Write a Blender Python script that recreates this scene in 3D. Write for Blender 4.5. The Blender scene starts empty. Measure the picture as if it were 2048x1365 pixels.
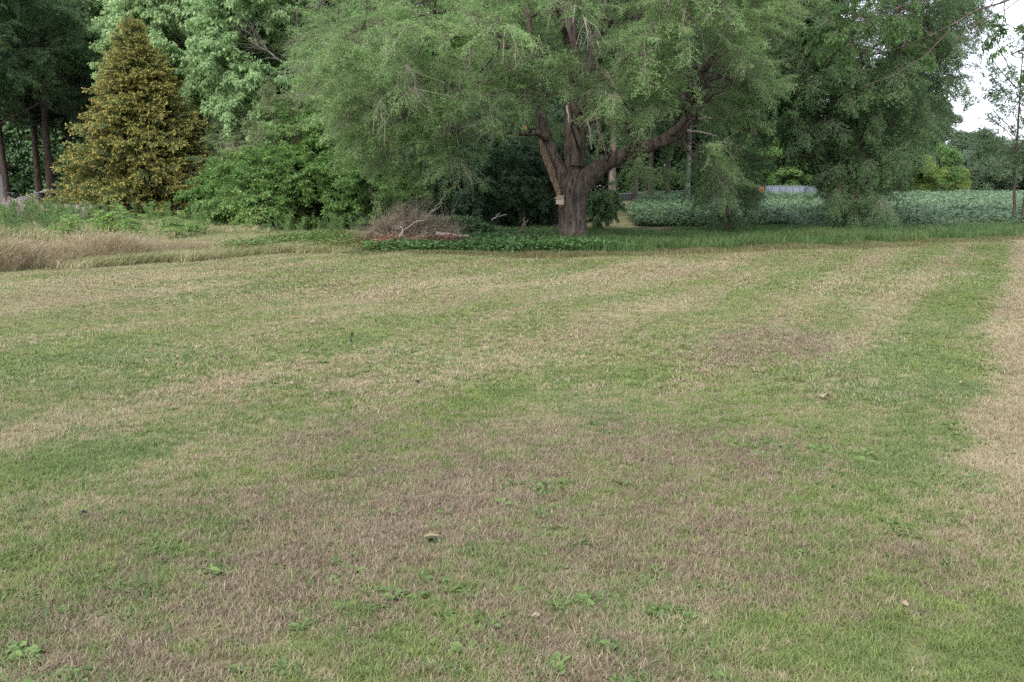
import bpy, math
import numpy as np
from mathutils import Vector
R_ = math.radians
rng = np.random.default_rng(11)
SC = bpy.context.scene
COL = SC.collection

# ------------------------------------------------------------------ camera
CAM_H, FPX, CX, CY, HOR = 1.6, 1773.0, 1024.0, 682.5, 380.0
PITCH = math.atan((CY - HOR) / FPX)
cd = bpy.data.cameras.new('camera'); cam = bpy.data.objects.new('camera', cd); COL.objects.link(cam)
cam.location = (0, 0, CAM_H); cam.rotation_euler = (math.pi/2 - PITCH, 0, 0)
cd.sensor_width = 36; cd.lens = FPX/2048*36; cd.clip_end = 3000; cd.clip_start = 0.05
SC.camera = cam
# ------------------------------------------------------------------ sky and sun (overcast)
SUN_EL, SUN_AZ = R_(42), R_(208)          # azimuth clockwise from +Y
w = bpy.data.worlds.new('World'); SC.world = w; w.use_nodes = True
nt = w.node_tree; nt.nodes.clear()
sky = nt.nodes.new('ShaderNodeTexSky'); sky.sky_type = 'NISHITA'; sky.sun_disc = False
sky.sun_elevation = SUN_EL; sky.sun_rotation = SUN_AZ; sky.dust_density = 2.0; sky.air_density = 1.0; sky.ozone_density = 1.0
hs = nt.nodes.new('ShaderNodeHueSaturation'); hs.inputs['Saturation'].default_value = 0.35
bg = nt.nodes.new('ShaderNodeBackground'); bg.inputs['Strength'].default_value = 0.15
wo = nt.nodes.new('ShaderNodeOutputWorld')
ov = nt.nodes.new('ShaderNodeMix'); ov.data_type = 'RGBA'; ov.inputs[0].default_value = .75      # even cloud cover over the clear sky
ov.inputs[7].default_value = (4.45, 4.68, 5.5, 1)
nt.links.new(sky.outputs[0], hs.inputs['Color']); nt.links.new(hs.outputs[0], ov.inputs[6]); nt.links.new(ov.outputs[2], bg.inputs[0]); nt.links.new(bg.outputs[0], wo.inputs[0])
sd = bpy.data.lights.new('sun', 'SUN'); sd.energy = 1.5; sd.angle = R_(40); sd.color = (1, .97, .92)
sun = bpy.data.objects.new('sun', sd); COL.objects.link(sun)
sdir = Vector((math.sin(SUN_AZ)*math.cos(SUN_EL), math.cos(SUN_AZ)*math.cos(SUN_EL), math.sin(SUN_EL)))
sun.rotation_euler = (-sdir).to_track_quat('-Z', 'Y').to_euler()
SC.view_settings.view_transform = 'Standard'; SC.view_settings.look = 'None'
SC.view_settings.gamma = 1.0; SC.view_settings.use_curve_mapping = False
SC.view_settings.exposure = 1.58
SC.cycles.max_bounces = 8; SC.cycles.diffuse_bounces = 6; SC.cycles.glossy_bounces = 1
SC.cycles.transmission_bounces = 5; SC.cycles.transparent_max_bounces = 4; SC.cycles.volume_bounces = 0
SC.cycles.use_denoising = False; SC.cycles.denoiser = 'OPENIMAGEDENOISE'; SC.cycles.denoising_input_passes = 'RGB_ALBEDO_NORMAL'; SC.cycles.denoising_prefilter = 'ACCURATE'
SC.cycles.caustics_reflective = False; SC.cycles.caustics_refractive = False

# ------------------------------------------------------------------ authoring helpers: photo pixel -> place
_f = np.array([0, math.cos(PITCH), -math.sin(PITCH)]); _u = np.array([0, math.sin(PITCH), math.cos(PITCH)])
def ray(px, py): return _f + np.array([1., 0, 0])*(px-CX)/FPX + _u*(CY-py)/FPX
def W(px, py, Y):
    d = ray(px, py); return np.array([0, 0, CAM_H]) + d*(Y/d[1])
def G(px, py):
    d = ray(px, py); return np.array([0, 0, CAM_H]) + d*(-CAM_H/d[2])
def sstep(a, b, x):
    t = np.clip((np.asarray(x, float)-a)/(b-a), 0, 1); return t*t*(3-2*t)
def gz(x, y):
    x = np.asarray(x, float); y = np.asarray(y, float)
    near = .035*np.sin(x*.9+1.3)*np.sin(y*.55+.4) + .03*np.sin(x*.37-y*.61+2.) + .02*np.sin(x*1.7+y*1.1)
    near = near*sstep(2, 8, y)*(1-sstep(40, 60, y)) 
    return near + .60*sstep(38, 85, y)
EDGE_PX = [(-900, 640), (-300, 575), (0, 549), (150, 537), (300, 524), (450, 513), (560, 504), (680, 504), (900, 511), (1100, 515), (1300, 511), (1500, 503), (1700, 496), (1850, 488), (2048, 478), (2300, 473)]
EDGE = np.array([G(*p)[:2] for p in EDGE_PX])
def edge_y(x): return np.interp(x, EDGE[:, 0], EDGE[:, 1])

# ------------------------------------------------------------------ geometry accumulator
class Geo:
    def __init__(s): s.V = []; s.F = []; s.A = []; s.B = []; s.M = []; s.n = 0
    def add(s, V, F, fr=0., ft=0., m=0):
        V = np.asarray(V, float).reshape(-1, 3); F = np.asarray(F, int)
        s.V.append(V); s.F.append(F+s.n); k = len(F)
        s.A.append(np.broadcast_to(np.asarray(fr, float), (k,))); s.B.append(np.broadcast_to(np.asarray(ft, float), (k,)))
        s.M.append(np.full(k, m)); s.n += len(V)
    def mesh(s, name, mats, smooth=False):
        V = np.concatenate(s.V).astype(np.float32)
        sizes = np.concatenate([np.full(len(f), f.shape[1]) for f in s.F]); loops = np.concatenate([f.ravel() for f in s.F])
        me = bpy.data.meshes.new(name); me.vertices.add(len(V)); me.vertices.foreach_set('co', V.ravel())
        me.loops.add(len(loops)); me.loops.foreach_set('vertex_index', loops.astype(np.int32))
        st = np.concatenate([[0], np.cumsum(sizes)[:-1]]).astype(np.int32)
        me.polygons.add(len(sizes)); me.polygons.foreach_set('loop_start', st)
        me.polygons.foreach_set('material_index', np.concatenate(s.M).astype(np.int32))
        me.polygons.foreach_set('use_smooth', np.full(len(sizes), smooth))
        for nm, d in (('fr', s.A), ('ft', s.B)):
            a = me.attributes.new(nm, 'FLOAT', 'FACE'); a.data.foreach_set('value', np.concatenate(d).astype(np.float32))
        for m in mats: me.materials.append(m)
        me.update(calc_edges=True); return me
def unit(v): return v/np.maximum(np.linalg.norm(v, axis=-1, keepdims=True), 1e-9)
def rdir(n, r=None): return unit((r or rng).normal(size=(n, 3)))
def add_tube(g, P, rad, sides=6, m=0, cap=True, fr=0., ft=0.):
    P = np.asarray(P, float); n = len(P); rad = np.broadcast_to(np.asarray(rad, float), (n,))
    T = unit(np.gradient(P, axis=0)); ref = np.array([0, 0, 1.]) if abs(T[:, 2]).mean() < .8 else np.array([1., 0, 0])
    A = unit(np.cross(T, ref)); B = np.cross(T, A)
    th = np.arange(sides)*2*math.pi/sides
    V = P[:, None] + rad[:, None, None]*(A[:, None]*np.cos(th)[None, :, None] + B[:, None]*np.sin(th)[None, :, None])
    i = np.arange(n-1)[:, None]*sides; j = np.arange(sides)[None]; k = (j+1) % sides
    F = np.stack([i+j, i+k, i+k+sides, i+j+sides], -1).reshape(-1, 4)
    g.add(V, F, fr, ft, m)
    if cap:
        g.add(V[-1], np.arange(sides)[None], fr, ft, m); g.add(V[0], np.arange(sides)[::-1][None], fr, ft, m)
def add_leaves(g, P, D, N, L, Wd, fr, ft=0., m=0, fold=.12, wide=.45, droop=0.):
    n = len(P); L = np.broadcast_to(np.asarray(L, float), (n,))[:, None]; Wd = np.broadcast_to(np.asarray(Wd, float), (n,))[:, None]
    D = unit(D); S = unit(np.cross(D, N)); N = np.cross(S, D)
    z = np.array([0, 0, -1.])*droop*L
    V = np.stack([P, P+D*L*wide+S*Wd/2+N*fold*Wd, P+D*L+z, P+D*L*wide-S*Wd/2+N*fold*Wd], 1)
    g.add(V, np.arange(4*n).reshape(n, 4), fr, ft, m)
def add_box(g, c, s, m=0, rz=0., ry=0., rx=0.):
    v = np.array([(x, y, z) for x in (-1, 1) for y in (-1, 1) for z in (-1, 1)])*np.asarray(s, float)/2
    ca, sa = math.cos(rx), math.sin(rx); v = v @ np.array([[1, 0, 0], [0, ca, -sa], [0, sa, ca]]).T
    ca, sa = math.cos(ry), math.sin(ry); v = v @ np.array([[ca, 0, sa], [0, 1, 0], [-sa, 0, ca]]).T
    ca, sa = math.cos(rz), math.sin(rz); v = v @ np.array([[ca, -sa, 0], [sa, ca, 0], [0, 0, 1]]).T
    g.add(v+np.asarray(c), [(0, 1, 3, 2), (4, 6, 7, 5), (0, 4, 5, 1), (2, 3, 7, 6), (0, 2, 6, 4), (1, 5, 7, 3)], 0, 0, m)

# ------------------------------------------------------------------ object helpers
def tag(o, label=None, cat=None, group=None, kind=None):
    for k, v in (('label', label), ('category', cat), ('group', group), ('kind', kind)):
        if v: o[k] = v
    return o
def link(o, parent=None):
    COL.objects.link(o)
    if parent: o.parent = parent
    return o
def empty(name, loc, label, cat, group=None, rz=0.):
    o = bpy.data.objects.new(name, None); o.location = [float(q) for q in loc]; o.rotation_euler = (0, 0, rz); o.empty_display_size = .2
    return tag(link(o), label, cat, group)
def part(name, g, mats, parent, smooth=False, kind=None, local=False):
    """mesh built in world coordinates (or local=True), parented to a thing whose Empty only translates"""
    me = g.mesh(name, mats if isinstance(mats, list) else [mats], smooth)
    o = bpy.data.objects.new(name, me); link(o, parent)
    if parent and not local: o.location = -parent.location
    return tag(o, kind=kind)

# ------------------------------------------------------------------ node builder
class NB:
    def __init__(s, name):
        s.mat = bpy.data.materials.new(name); s.mat.use_nodes = True; s.t = s.mat.node_tree; s.t.nodes.clear()
    def n(s, typ, **kw):
        nd = s.t.nodes.new(typ)
        for k, v in kw.items(): setattr(nd, k, v)
        return nd
    def put(s, sock, v):
        if hasattr(v, 'is_output'): s.t.links.new(v, sock)
        elif v is not None: sock.default_value = v
    def pos(s): return s.n('ShaderNodeNewGeometry').outputs['Position']
    def obj(s): return s.n('ShaderNodeTexCoord').outputs['Object']
    def attr(s, name, inst=False):
        return s.n('ShaderNodeAttribute', attribute_name=name, attribute_type='INSTANCER' if inst else 'GEOMETRY').outputs['Fac']
    def math(s, op, a, b=0., c=0., clamp=False):
        nd = s.n('ShaderNodeMath', operation=op, use_clamp=clamp)
        for i, v in enumerate((a, b, c)): s.put(nd.inputs[i], v)
        return nd.outputs[0]
    def mapping(s, v, loc=(0, 0, 0), rot=(0, 0, 0), scale=(1, 1, 1), typ='POINT'):
        nd = s.n('ShaderNodeMapping', vector_type=typ); s.put(nd.inputs[0], v)
        nd.inputs[1].default_value = loc; nd.inputs[2].default_value = rot; nd.inputs[3].default_value = scale
        return nd.outputs[0]
    def noise(s, v, scale, detail=2., rough=.5, dist=0.):
        nd = s.n('ShaderNodeTexNoise'); s.put(nd.inputs['Vector'], v); nd.inputs['Scale'].default_value = scale
        nd.inputs['Detail'].default_value = detail; nd.inputs['Roughness'].default_value = rough; nd.inputs['Distortion'].default_value = dist
        return nd.outputs['Fac']
    def rng(s, v, a, b, c=0., d=1., smooth=True):
        nd = s.n('ShaderNodeMapRange', interpolation_type='SMOOTHSTEP' if smooth else 'LINEAR')
        s.put(nd.inputs[0], v)
        for i, q in enumerate((a, b, c, d)): s.put(nd.inputs[i+1], q)
        return nd.outputs[0]
    def mix(s, f, a, b):
        nd = s.n('ShaderNodeMix', data_type='RGBA'); s.put(nd.inputs[0], f)
        for i, v in ((6, a), (7, b)): s.put(nd.inputs[i], (*v, 1.) if isinstance(v, tuple) else v)
        return nd.outputs[2]
    def ramp(s, f, stops):
        nd = s.n('ShaderNodeValToRGB'); s.put(nd.inputs[0], f); el = nd.color_ramp.elements
        while len(el) < len(stops): el.new(.5)
        for e, (p, c) in zip(el, stops): e.position = p; e.color = (*c, 1)
        return nd.outputs[0]
    def bump(s, h, strength=.5, dist=.02):
        nd = s.n('ShaderNodeBump'); nd.inputs['Strength'].default_value = strength; nd.inputs['Distance'].default_value = dist
        s.put(nd.inputs['Height'], h); return nd.outputs[0]
    def bsdf(s, col, rough=.6, spec=.3, normal=None, metal=0.):
        nd = s.n('ShaderNodeBsdfPrincipled'); s.put(nd.inputs['Base Color'], (*col, 1.) if isinstance(col, tuple) else col)
        s.put(nd.inputs['Roughness'], rough); s.put(nd.inputs['Specular IOR Level'], spec); s.put(nd.inputs['Metallic'], metal)
        if normal is not None: s.put(nd.inputs['Normal'], normal)
        return nd.outputs[0]
    def out(s, sh):
        o = s.n('ShaderNodeOutputMaterial'); s.t.links.new(sh, o.inputs[0]); return s.mat
    def leafy(s, col, trans=.35, rough=.5, spec=.25):
        b = s.bsdf(col, rough, spec); t = s.n('ShaderNodeBsdfTranslucent'); s.put(t.inputs[0], col)
        m = s.n('ShaderNodeMixShader'); m.inputs[0].default_value = trans
        s.t.links.new(b, m.inputs[1]); s.t.links.new(t.outputs[0], m.inputs[2]); return s.out(m.outputs[0])

def leaf_mat(name, stops, trans=.35, tint=.5, tip=None, spec=.25, rough=.5, patch=.35, pscale=.35, gain=1.):
    """per-leaf colours from a ramp; whole sprays and soft regions of the crown drift along it"""
    b = NB(name)
    f = b.math('MULTIPLY_ADD', b.attr('fr'), 1-tint, b.math('MULTIPLY', b.attr('tint', True), tint))
    f = b.math('ADD', f, b.math('MULTIPLY', b.math('SUBTRACT', b.noise(b.pos(), pscale, 2), .5), patch*2), clamp=True)
    c = b.ramp(f, [(p_, tuple(min(.6, q*gain) for q in c_)) for p_, c_ in stops])
    if tip: c = b.mix(b.rng(b.attr('ft'), tip[0], tip[1]), c, b.ramp(b.attr('fr'), tip[2]))
    return b.leafy(c, trans, rough, spec)
def bark_mat(name, dark, light, scale=9., sz=.18, bump=.9):
    b = NB(name); v = b.mapping(b.pos(), scale=(1, 1, sz)); n = b.noise(v, scale, 5, .65, .6); n2 = b.noise(b.pos(), 1.3, 3)
    c = b.mix(b.rng(n, .35, .68), dark, light); c = b.mix(b.math('MULTIPLY', b.rng(n2, .45, .75), .35), c, tuple(q*.55 for q in light))
    return b.out(b.bsdf(c, .9, .1, b.bump(n, bump, .04)))
def plain(name, col, rough=.6, spec=.3, metal=0., var=.15, scale=6.):
    b = NB(name); n = b.noise(b.obj(), scale, 4, .6)
    c = b.mix(n, tuple(q*(1-var) for q in col), tuple(min(1, q*(1+var)) for q in col))
    return b.out(b.bsdf(c, rough, spec, b.bump(n, .15, .01), metal))

# ------------------------------------------------------------------ scatter (geometry nodes instances on a point mesh)
def scatter_group(coll):
    ng = bpy.data.node_groups.new('scatter_'+coll.name, 'GeometryNodeTree')
    ng.interface.new_socket('Geometry', in_out='INPUT', socket_type='NodeSocketGeometry')
    ng.interface.new_socket('Geometry', in_out='OUTPUT', socket_type='NodeSocketGeometry')
    N = ng.nodes.new; L = ng.links.new
    gi, go = N('NodeGroupInput'), N('NodeGroupOutput')
    ci = N('GeometryNodeCollectionInfo'); ci.inputs['Collection'].default_value = coll
    ci.inputs['Separate Children'].default_value = True; ci.inputs['Reset Children'].default_value = True
    ip = N('GeometryNodeInstanceOnPoints'); ip.inputs['Pick Instance'].default_value = True
    def at(nm, ty): a = N('GeometryNodeInputNamedAttribute'); a.data_type = ty; a.inputs[0].default_value = nm; return a.outputs[0]
    er = N('FunctionNodeEulerToRotation'); L(at('rot', 'FLOAT_VECTOR'), er.inputs[0])
    L(gi.outputs[0], ip.inputs['Points']); L(ci.outputs[0], ip.inputs['Instance']); L(at('idx', 'INT'), ip.inputs['Instance Index'])
    L(er.outputs[0], ip.inputs['Rotation']); L(at('scl', 'FLOAT_VECTOR'), ip.inputs['Scale']); L(ip.outputs[0], go.inputs[0])
    return ng
_groups = {}
def scatter(name, P, rot, scl, coll, parent=None, kind='stuff', tint=None):
    P = np.asarray(P, float); n = len(P)
    if parent: P = P-np.array(parent.location)
    me = bpy.data.meshes.new(name); me.vertices.add(n); me.vertices.foreach_set('co', P.astype(np.float32).ravel())
    def at(nm, ty, d, key):
        a = me.attributes.new(nm, ty, 'POINT'); a.data.foreach_set(key, d)
    at('rot', 'FLOAT_VECTOR', np.asarray(rot, np.float32).ravel(), 'vector')
    scl = np.asarray(scl, float); scl = np.repeat(scl[:, None], 3, 1) if scl.ndim == 1 else scl
    at('scl', 'FLOAT_VECTOR', scl.astype(np.float32).ravel(), 'vector')
    at('idx', 'INT', rng.integers(0, len(coll.objects), n).astype(np.int32), 'value')
    at('tint', 'FLOAT', (rng.random(n) if tint is None else np.asarray(tint)).astype(np.float32), 'value')
    if coll.name not in _groups: _groups[coll.name] = scatter_group(coll)
    o = bpy.data.objects.new(name, me); link(o, parent)
    md = o.modifiers.new('scatter', 'NODES'); md.node_group = _groups[coll.name]
    return tag(o, kind=kind)
def proto_set(name, n, fn, mats):
    c = bpy.data.collections.new(name)
    for i in range(n):
        g = Geo(); fn(g, np.random.default_rng(100*i+len(name)+7)); c.objects.link(bpy.data.objects.new(f'{name}_{i}', g.mesh(f'{name}_{i}', mats)))
    return c
def euler_of(D, roll):
    D = unit(D); return np.stack([roll, -np.arcsin(np.clip(D[:, 2], -1, 1)), np.arctan2(D[:, 1], D[:, 0])], -1)

# ------------------------------------------------------------------ spray prototypes (axis +X, length about 1 m)
def spray(L=1., droop=.35, nside=9, side=.38, nleaf=13, leaf=(.05, .024), leafdroop=.2, up=.6, hang=0., spread=.9, twig=.004, leaf_from=.15, jitter=.02):
    def fn(g, r):
        t = np.linspace(0, 1, 6); bend = r.normal(0, .12)
        ax = np.stack([t*L, bend*t*t*L, .12*t*L-droop*t*t*L], -1); add_tube(g, ax, np.linspace(twig*1.6, twig*.6, 6), 3, 1, False, r.random())
        P, D = [], []
        for k in range(nside+1):
            tt = .12+.88*(k+r.random()*.6)/(nside+1); b = np.array([np.interp(tt, t, ax[:, q]) for q in range(3)])
            a = (1 if k % 2 else -1)*r.uniform(.4, spread); d = np.array([math.cos(a), math.sin(a), r.normal(.05, .25)-hang*.5]); d /= np.linalg.norm(d)
            ll = side*r.uniform(.6, 1.2)*(1-.45*tt)
            if k == nside: b = ax[-2]; d = unit(ax[-1]-ax[-2]); ll = side*.6
            s = np.linspace(0, 1, 4)[:, None]; c = b+d*ll*s+np.array([0, 0, -1.])*(.25+hang)*ll*s*s
            add_tube(g, c, np.linspace(twig, twig*.5, 4), 3, 1, False, r.random())
            m = max(2, int(nleaf*r.uniform(.7, 1.3))); u = leaf_from+(1-leaf_from)*r.random(m)
            P.append(np.stack([np.interp(u, s[:, 0], c[:, q]) for q in range(3)], -1)); sd = np.where(np.arange(m) % 2, 1, -1)[:, None]*np.cross(d, [0, 0, 1.])
            D.append(d*.6+sd*.8+r.normal(0, .45, (m, 3))+np.array([0, 0, -leafdroop]))
        P = np.concatenate(P); D = np.concatenate(D); n = len(P); P = P+r.normal(0, jitter, P.shape)
        N = unit(np.array([0, 0, up])+r.normal(0, .45, (n, 3)))
        sc = r.uniform(.7, 1.25, n)
        add_leaves(g, P, D, N, leaf[0]*sc, leaf[1]*sc, r.random(n), np.clip(P[:, 0]/L, 0, 1), 0, droop=leafdroop*.5)
    return fn
def clump(n=170, rad=.5, leaf=(.14, .1), flat=.7, up=.5, out=.8, cut=0.):
    """round leaf mass for trees farther off"""
    def fn(g, r):
        d = rdir(n, r); d[:, 2] = np.where(d[:, 2] < -.35, -d[:, 2], d[:, 2]); rr = rad*(1-cut*r.random(n))*r.uniform(.55, 1.05, n)
        sub = rdir(9, r); lump = 1+.28*np.max(d@sub.T, 1)**3; P = d*(rr*lump)[:, None]*np.array([1, 1, flat])
        N = unit(d*out+np.array([0, 0, up])+r.normal(0, .4, (n, 3))); D = np.cross(N, rdir(n, r))+np.array([0, 0, -.25])
        sc = r.uniform(.65, 1.3, n); add_leaves(g, P, D, N, leaf[0]*sc, leaf[1]*sc, r.random(n), 0, 0)
        for k in range(5):
            e = P[r.integers(0, n)]; add_tube(g, [[0, 0, -rad*.5], e*.5+[0, 0, -rad*.1], e*.95], [.012, .009, .005], 3, 1, False)
    return fn
def needles(n_t=9, L=1., nl=.17, nw=.016, per=26, droop=.1):
    def fn(g, r):
        t = np.linspace(0, 1, 4); ax = np.stack([t*L, 0*t, .1*t-droop*t*t], -1); add_tube(g, ax, [.012, .01, .008, .005], 3, 1, False)
        for k in range(n_t):
            tt = .3+.7*k/(n_t-1); a = (1 if k % 2 else -1)*r.uniform(.2, .9); b = np.array([tt*L, 0, .1*tt-droop*tt*tt])
            e = b+np.array([math.cos(a), math.sin(a), r.normal(.1, .2)])*.34*(1.1-.6*tt); add_tube(g, [b, e], [.006, .004], 3, 1, False)
            d0 = unit(e-b); D = unit(d0*.75+r.normal(0, .55, (per, 3))); P = e-d0*r.uniform(0, .16, (per, 1))
            add_leaves(g, P, D, rdir(per, r), nl*r.uniform(.8, 1.2, per), nw, r.random(per), tt, 0, 0.)
    return fn
def cedar(g, r):
    t = np.linspace(0, 1, 5); ax = np.stack([t*.8, .06*r.normal()*t*t, .05*t-.16*t*t], -1); add_tube(g, ax, np.linspace(.012, .005, 5), 3, 1, False)
    P, D, T = [], [], []
    for k in range(15):
        tt = .1+.9*k/14; b = np.array([np.interp(tt, t, ax[:, q]) for q in range(3)])
        a = (1 if k % 2 else -1)*r.uniform(.5, 1.1); d = unit(np.array([math.cos(a), math.sin(a), r.normal(.05, .25)])); ll = .30*(1-.55*tt)*r.uniform(.7, 1.2)
        for j in range(12):
            s = (j+.5)/12; P.append(b+d*ll*s+np.array([0, 0, -.22])*ll*s*s*2+r.normal(0, .012, 3)); D.append(d+np.array([0, 0, -.55])+r.normal(0, .4, 3)); T.append(.45*tt+.55*s+r.normal(0, .16))
    n = len(P); add_leaves(g, np.array(P), np.array(D), unit(np.array([0, 0, .7])+r.normal(0, .5, (n, 3))), .078*r.uniform(.7, 1.3, n), .034, r.random(n), np.array(T), 0, .05)
def dead_spray(g, r):
    for k in range(7):
        d = unit(np.array([1, r.normal(0, .5), r.normal(-.1, .45)])); b = np.array([r.uniform(0, .3), 0, 0]); c = b+d*.5+r.normal(0, .06, 3); e = c+d*.45+r.normal(0, .16, 3)+[0, 0, -.12]
        add_tube(g, [b, c, e], [.006, .004, .0025], 3, 0, False, r.random())
        for j in range(4):
            q = b+(e-b)*r.random(); add_tube(g, [q, q+unit(d+r.normal(0, .8, 3))*r.uniform(.12, .35)], [.003, .0018], 3, 0, False, r.random())

# ------------------------------------------------------------------ tree builder
def bez(a, b, arch, n=7, r=None):
    r = r or rng; L = np.linalg.norm(b-a); t = np.linspace(0, 1, n)[:, None]
    m = (a+b)/2+np.array([0, 0, arch*L])+r.normal(0, .14*L, 3); P = (1-t)**2*a+2*t*(1-t)*m+t*t*b
    P[1:-1] += r.normal(0, .018*L, (n-2, 3)); return P
def attach(skel, targets, arch=.18, min_drop=.2):
    nodes = np.concatenate([s[0] for s in skel]); rad = np.concatenate([s[1] for s in skel]); out = []
    for t in targets:
        d = nodes-t; dist = np.linalg.norm(d, axis=1)+np.maximum(d[:, 2]-min_drop, 0)*.8
        k = np.argsort(dist)[rng.integers(0, 4)]; P = bez(nodes[k], t, arch*rng.uniform(.5, 1.4))
        L = np.linalg.norm(t-nodes[k]); out.append((P, np.linspace(min(rad[k]*.6, .008+.0075*L), .006, len(P))))
    return out
def sprays_on(br, per, scale, droop=.4, spread=.7, lo=.35, out_c=None):
    P, D = [], []
    for pts, _ in br:
        T = unit(np.gradient(pts, axis=0)); n = max(1, int(per*rng.uniform(.7, 1.3))); u = (lo+(1-lo)*rng.random(n)**.8)*(len(pts)-1)
        i = np.minimum(u.astype(int), len(pts)-2); f = (u-i)[:, None]; P.append(pts[i]*(1-f)+pts[i+1]*f)
        d = T[i]+rng.normal(0, spread, (n, 3))+np.array([0, 0, -droop])
        if out_c is not None: d = d+.6*unit(P[-1]-out_c)
        D.append(d)
    P = np.concatenate(P); D = np.concatenate(D); return P, euler_of(D, rng.normal(0, .35, len(P))), scale*rng.uniform(.7, 1.25, len(P))
def make_tree(name, label, cat, base, skel, targets, coll, per=10, scale=1., bark=None, droop=.4, spread=.7, arch=.18, lo=.35, group=None, sides=8, bsides=4, branches=True, keep=None, tint=None):
    root = empty(name, base, label, cat, group)
    g = Geo(); add_tube(g, skel[0][0], skel[0][1], max(sides, 10)); part('trunk', g, bark, root, True)
    br = attach(skel, targets, arch)
    g = Geo()
    for P, r in skel[1:]: add_tube(g, P, r, sides)
    if branches:
        for P, r in br: add_tube(g, P, r, bsides, cap=False)
    if g.n: part('branches', g, bark, root, True, 'stuff')
    P, E, S = sprays_on(br, per, scale, droop, spread, lo, out_c=np.asarray(base)+[0, 0, .45*np.max(targets[:, 2])])
    if keep is not None: k_ = keep(P); P, E, S = P[k_], E[k_], S[k_]
    scatter('crown', P, E, S, coll, root, tint=None if tint is None else np.clip(rng.normal(tint, .2, len(P)), 0, 1))
    return root, br
def trunk_line(base, h, r0, r1=.04, lean=(0, 0), n=9, wob=.06, flare=.35):
    t = np.linspace(0, 1, n); P = np.asarray(base)+np.stack([lean[0]*t*h, lean[1]*t*h, t*h-.1*(t == 0)], -1); P[1:, :2] += rng.normal(0, wob, (n-1, 2)).cumsum(0)*.6
    return P, (r0+(r1-r0)*t**.9)*(1+flare*np.exp(-t*h/.35))
def auto_limbs(tr, h0, h1, n, reach, rise=.5, r=.5, az=None):
    P, R = tr; out = []; H = P[-1, 2]-P[0, 2]
    for k in range(n):
        t = h0+(h1-h0)*(k+rng.random())/n; u = t*(len(P)-1); i = min(int(u), len(P)-2); a = P[i]+(P[i+1]-P[i])*(u-i)
        th = (az if az is not None else 0)+2.399*k+rng.normal(0, .2); L = reach*(1.1-.6*t)*rng.uniform(.75, 1.1)
        b = a+np.array([math.cos(th)*L, math.sin(th)*L, rise*L]); Q = bez(a, b, .06, 7); out.append((Q, np.linspace(R[i]*r, .02, 7)))
    return out
def ell_targets(c, rad, n, inner=.55, zmin=None, lower=1.):
    d = rdir(n*3); d[:, 2] = np.where((d[:, 2] < 0), d[:, 2]*lower, d[:, 2]); rr = inner+(1-inner)*rng.random(n*3)**.6
    P = np.asarray(c)+d*rr[:, None]*np.asarray(rad)
    if zmin is not None: P = P[P[:, 2] > zmin]
    return P[:n]
def broadleaf(name, label, cat, px, Y, top, width, coll, hem=.25, n=60, per=9, scale=1., bark=None, r0=None, droop=.3, group=None, spread=.8, height=None, zc=None, inner=.5, depth=1., limbs=7, tint=None):
    """px: pixel column, Y: metres away, top: crown top in m above ground, width: crown width in m"""
    H = top; x = (px-CX)/FPX*(Y*.986-(H*(.5+hem*.5)-1.6)*.168); z = float(gz(x, Y)); base = np.array([x, Y, z])
    tr = trunk_line(base, H*.86, r0 or .018*H+.05); sk = [tr]+auto_limbs(tr, max(hem*.8, .12), .9, limbs, width*.42, .55)
    zlo = H*hem; c = base+[0, 0, (zlo+H)/2]; tg = ell_targets(c, (width/2, width/2*depth, (H-zlo)/2), n, inner)
    return make_tree(name, label, cat, base, sk, tg, coll, per, scale, bark, droop, spread, group=group, tint=tint)

# ================================================================== MATERIALS
LAWN_T = math.atan((2030-CX)/FPX)             # direction of the mower passes, clockwise from +Y
def uv_lawn(p): return p[0]*math.cos(LAWN_T)-p[1]*math.sin(LAWN_T), p[0]*math.sin(LAWN_T)+p[1]*math.cos(LAWN_T)
# (px, py, radius across m, radius along m, amount): greener (+) and drier (-) places of the lawn
SPOTS = [(80, 745, 1.7, 3.2, .55), (100, 935, .55, 1.2, .75), (250, 920, .35, .6, .4), (1960, 1290, .75, 1.1, .8), (1650, 1330, .5, .8, .3), (1830, 735, 1.1, 2.4, .38), (1930, 620, .8, 5, .35),
         (1290, 735, .6, 1.5, .45), (1150, 770, .5, 1.6, .3), (960, 790, .5, 2.2, .3), (460, 770, .28, .75, -1.3), (700, 765, .25, .55, -.9), (1180, 765, .3, .7, -.7),
         (1600, 695, .8, 2.0, -.5), (2060, 640, 1.6, 6, -.55), (2080, 850, .9, 1.6, -.6), (1980, 910, .35, .5, -.5), (820, 590, 2.5, 7, -.35), (1350, 545, 2.6, 7, -.42), (250, 560, 1.5, 6, -.6), (100, 600, 1.4, 4, -.45),
         (900, 1000, 1.3, 1.0, -.35), (560, 1020, 1.4, .8, -.3), (1250, 900, .9, .9, -.3), (600, 830, .8, 1.9, .2), (850, 1290, .5, .35, .25), (760, 690, 1.2, 2.6, .22), (1480, 590, .5, 3, .2), (430, 640, 1., 3, .2), (1700, 920, .9, .5, .1), (2040, 1080, .3, .5, .25)]
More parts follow.
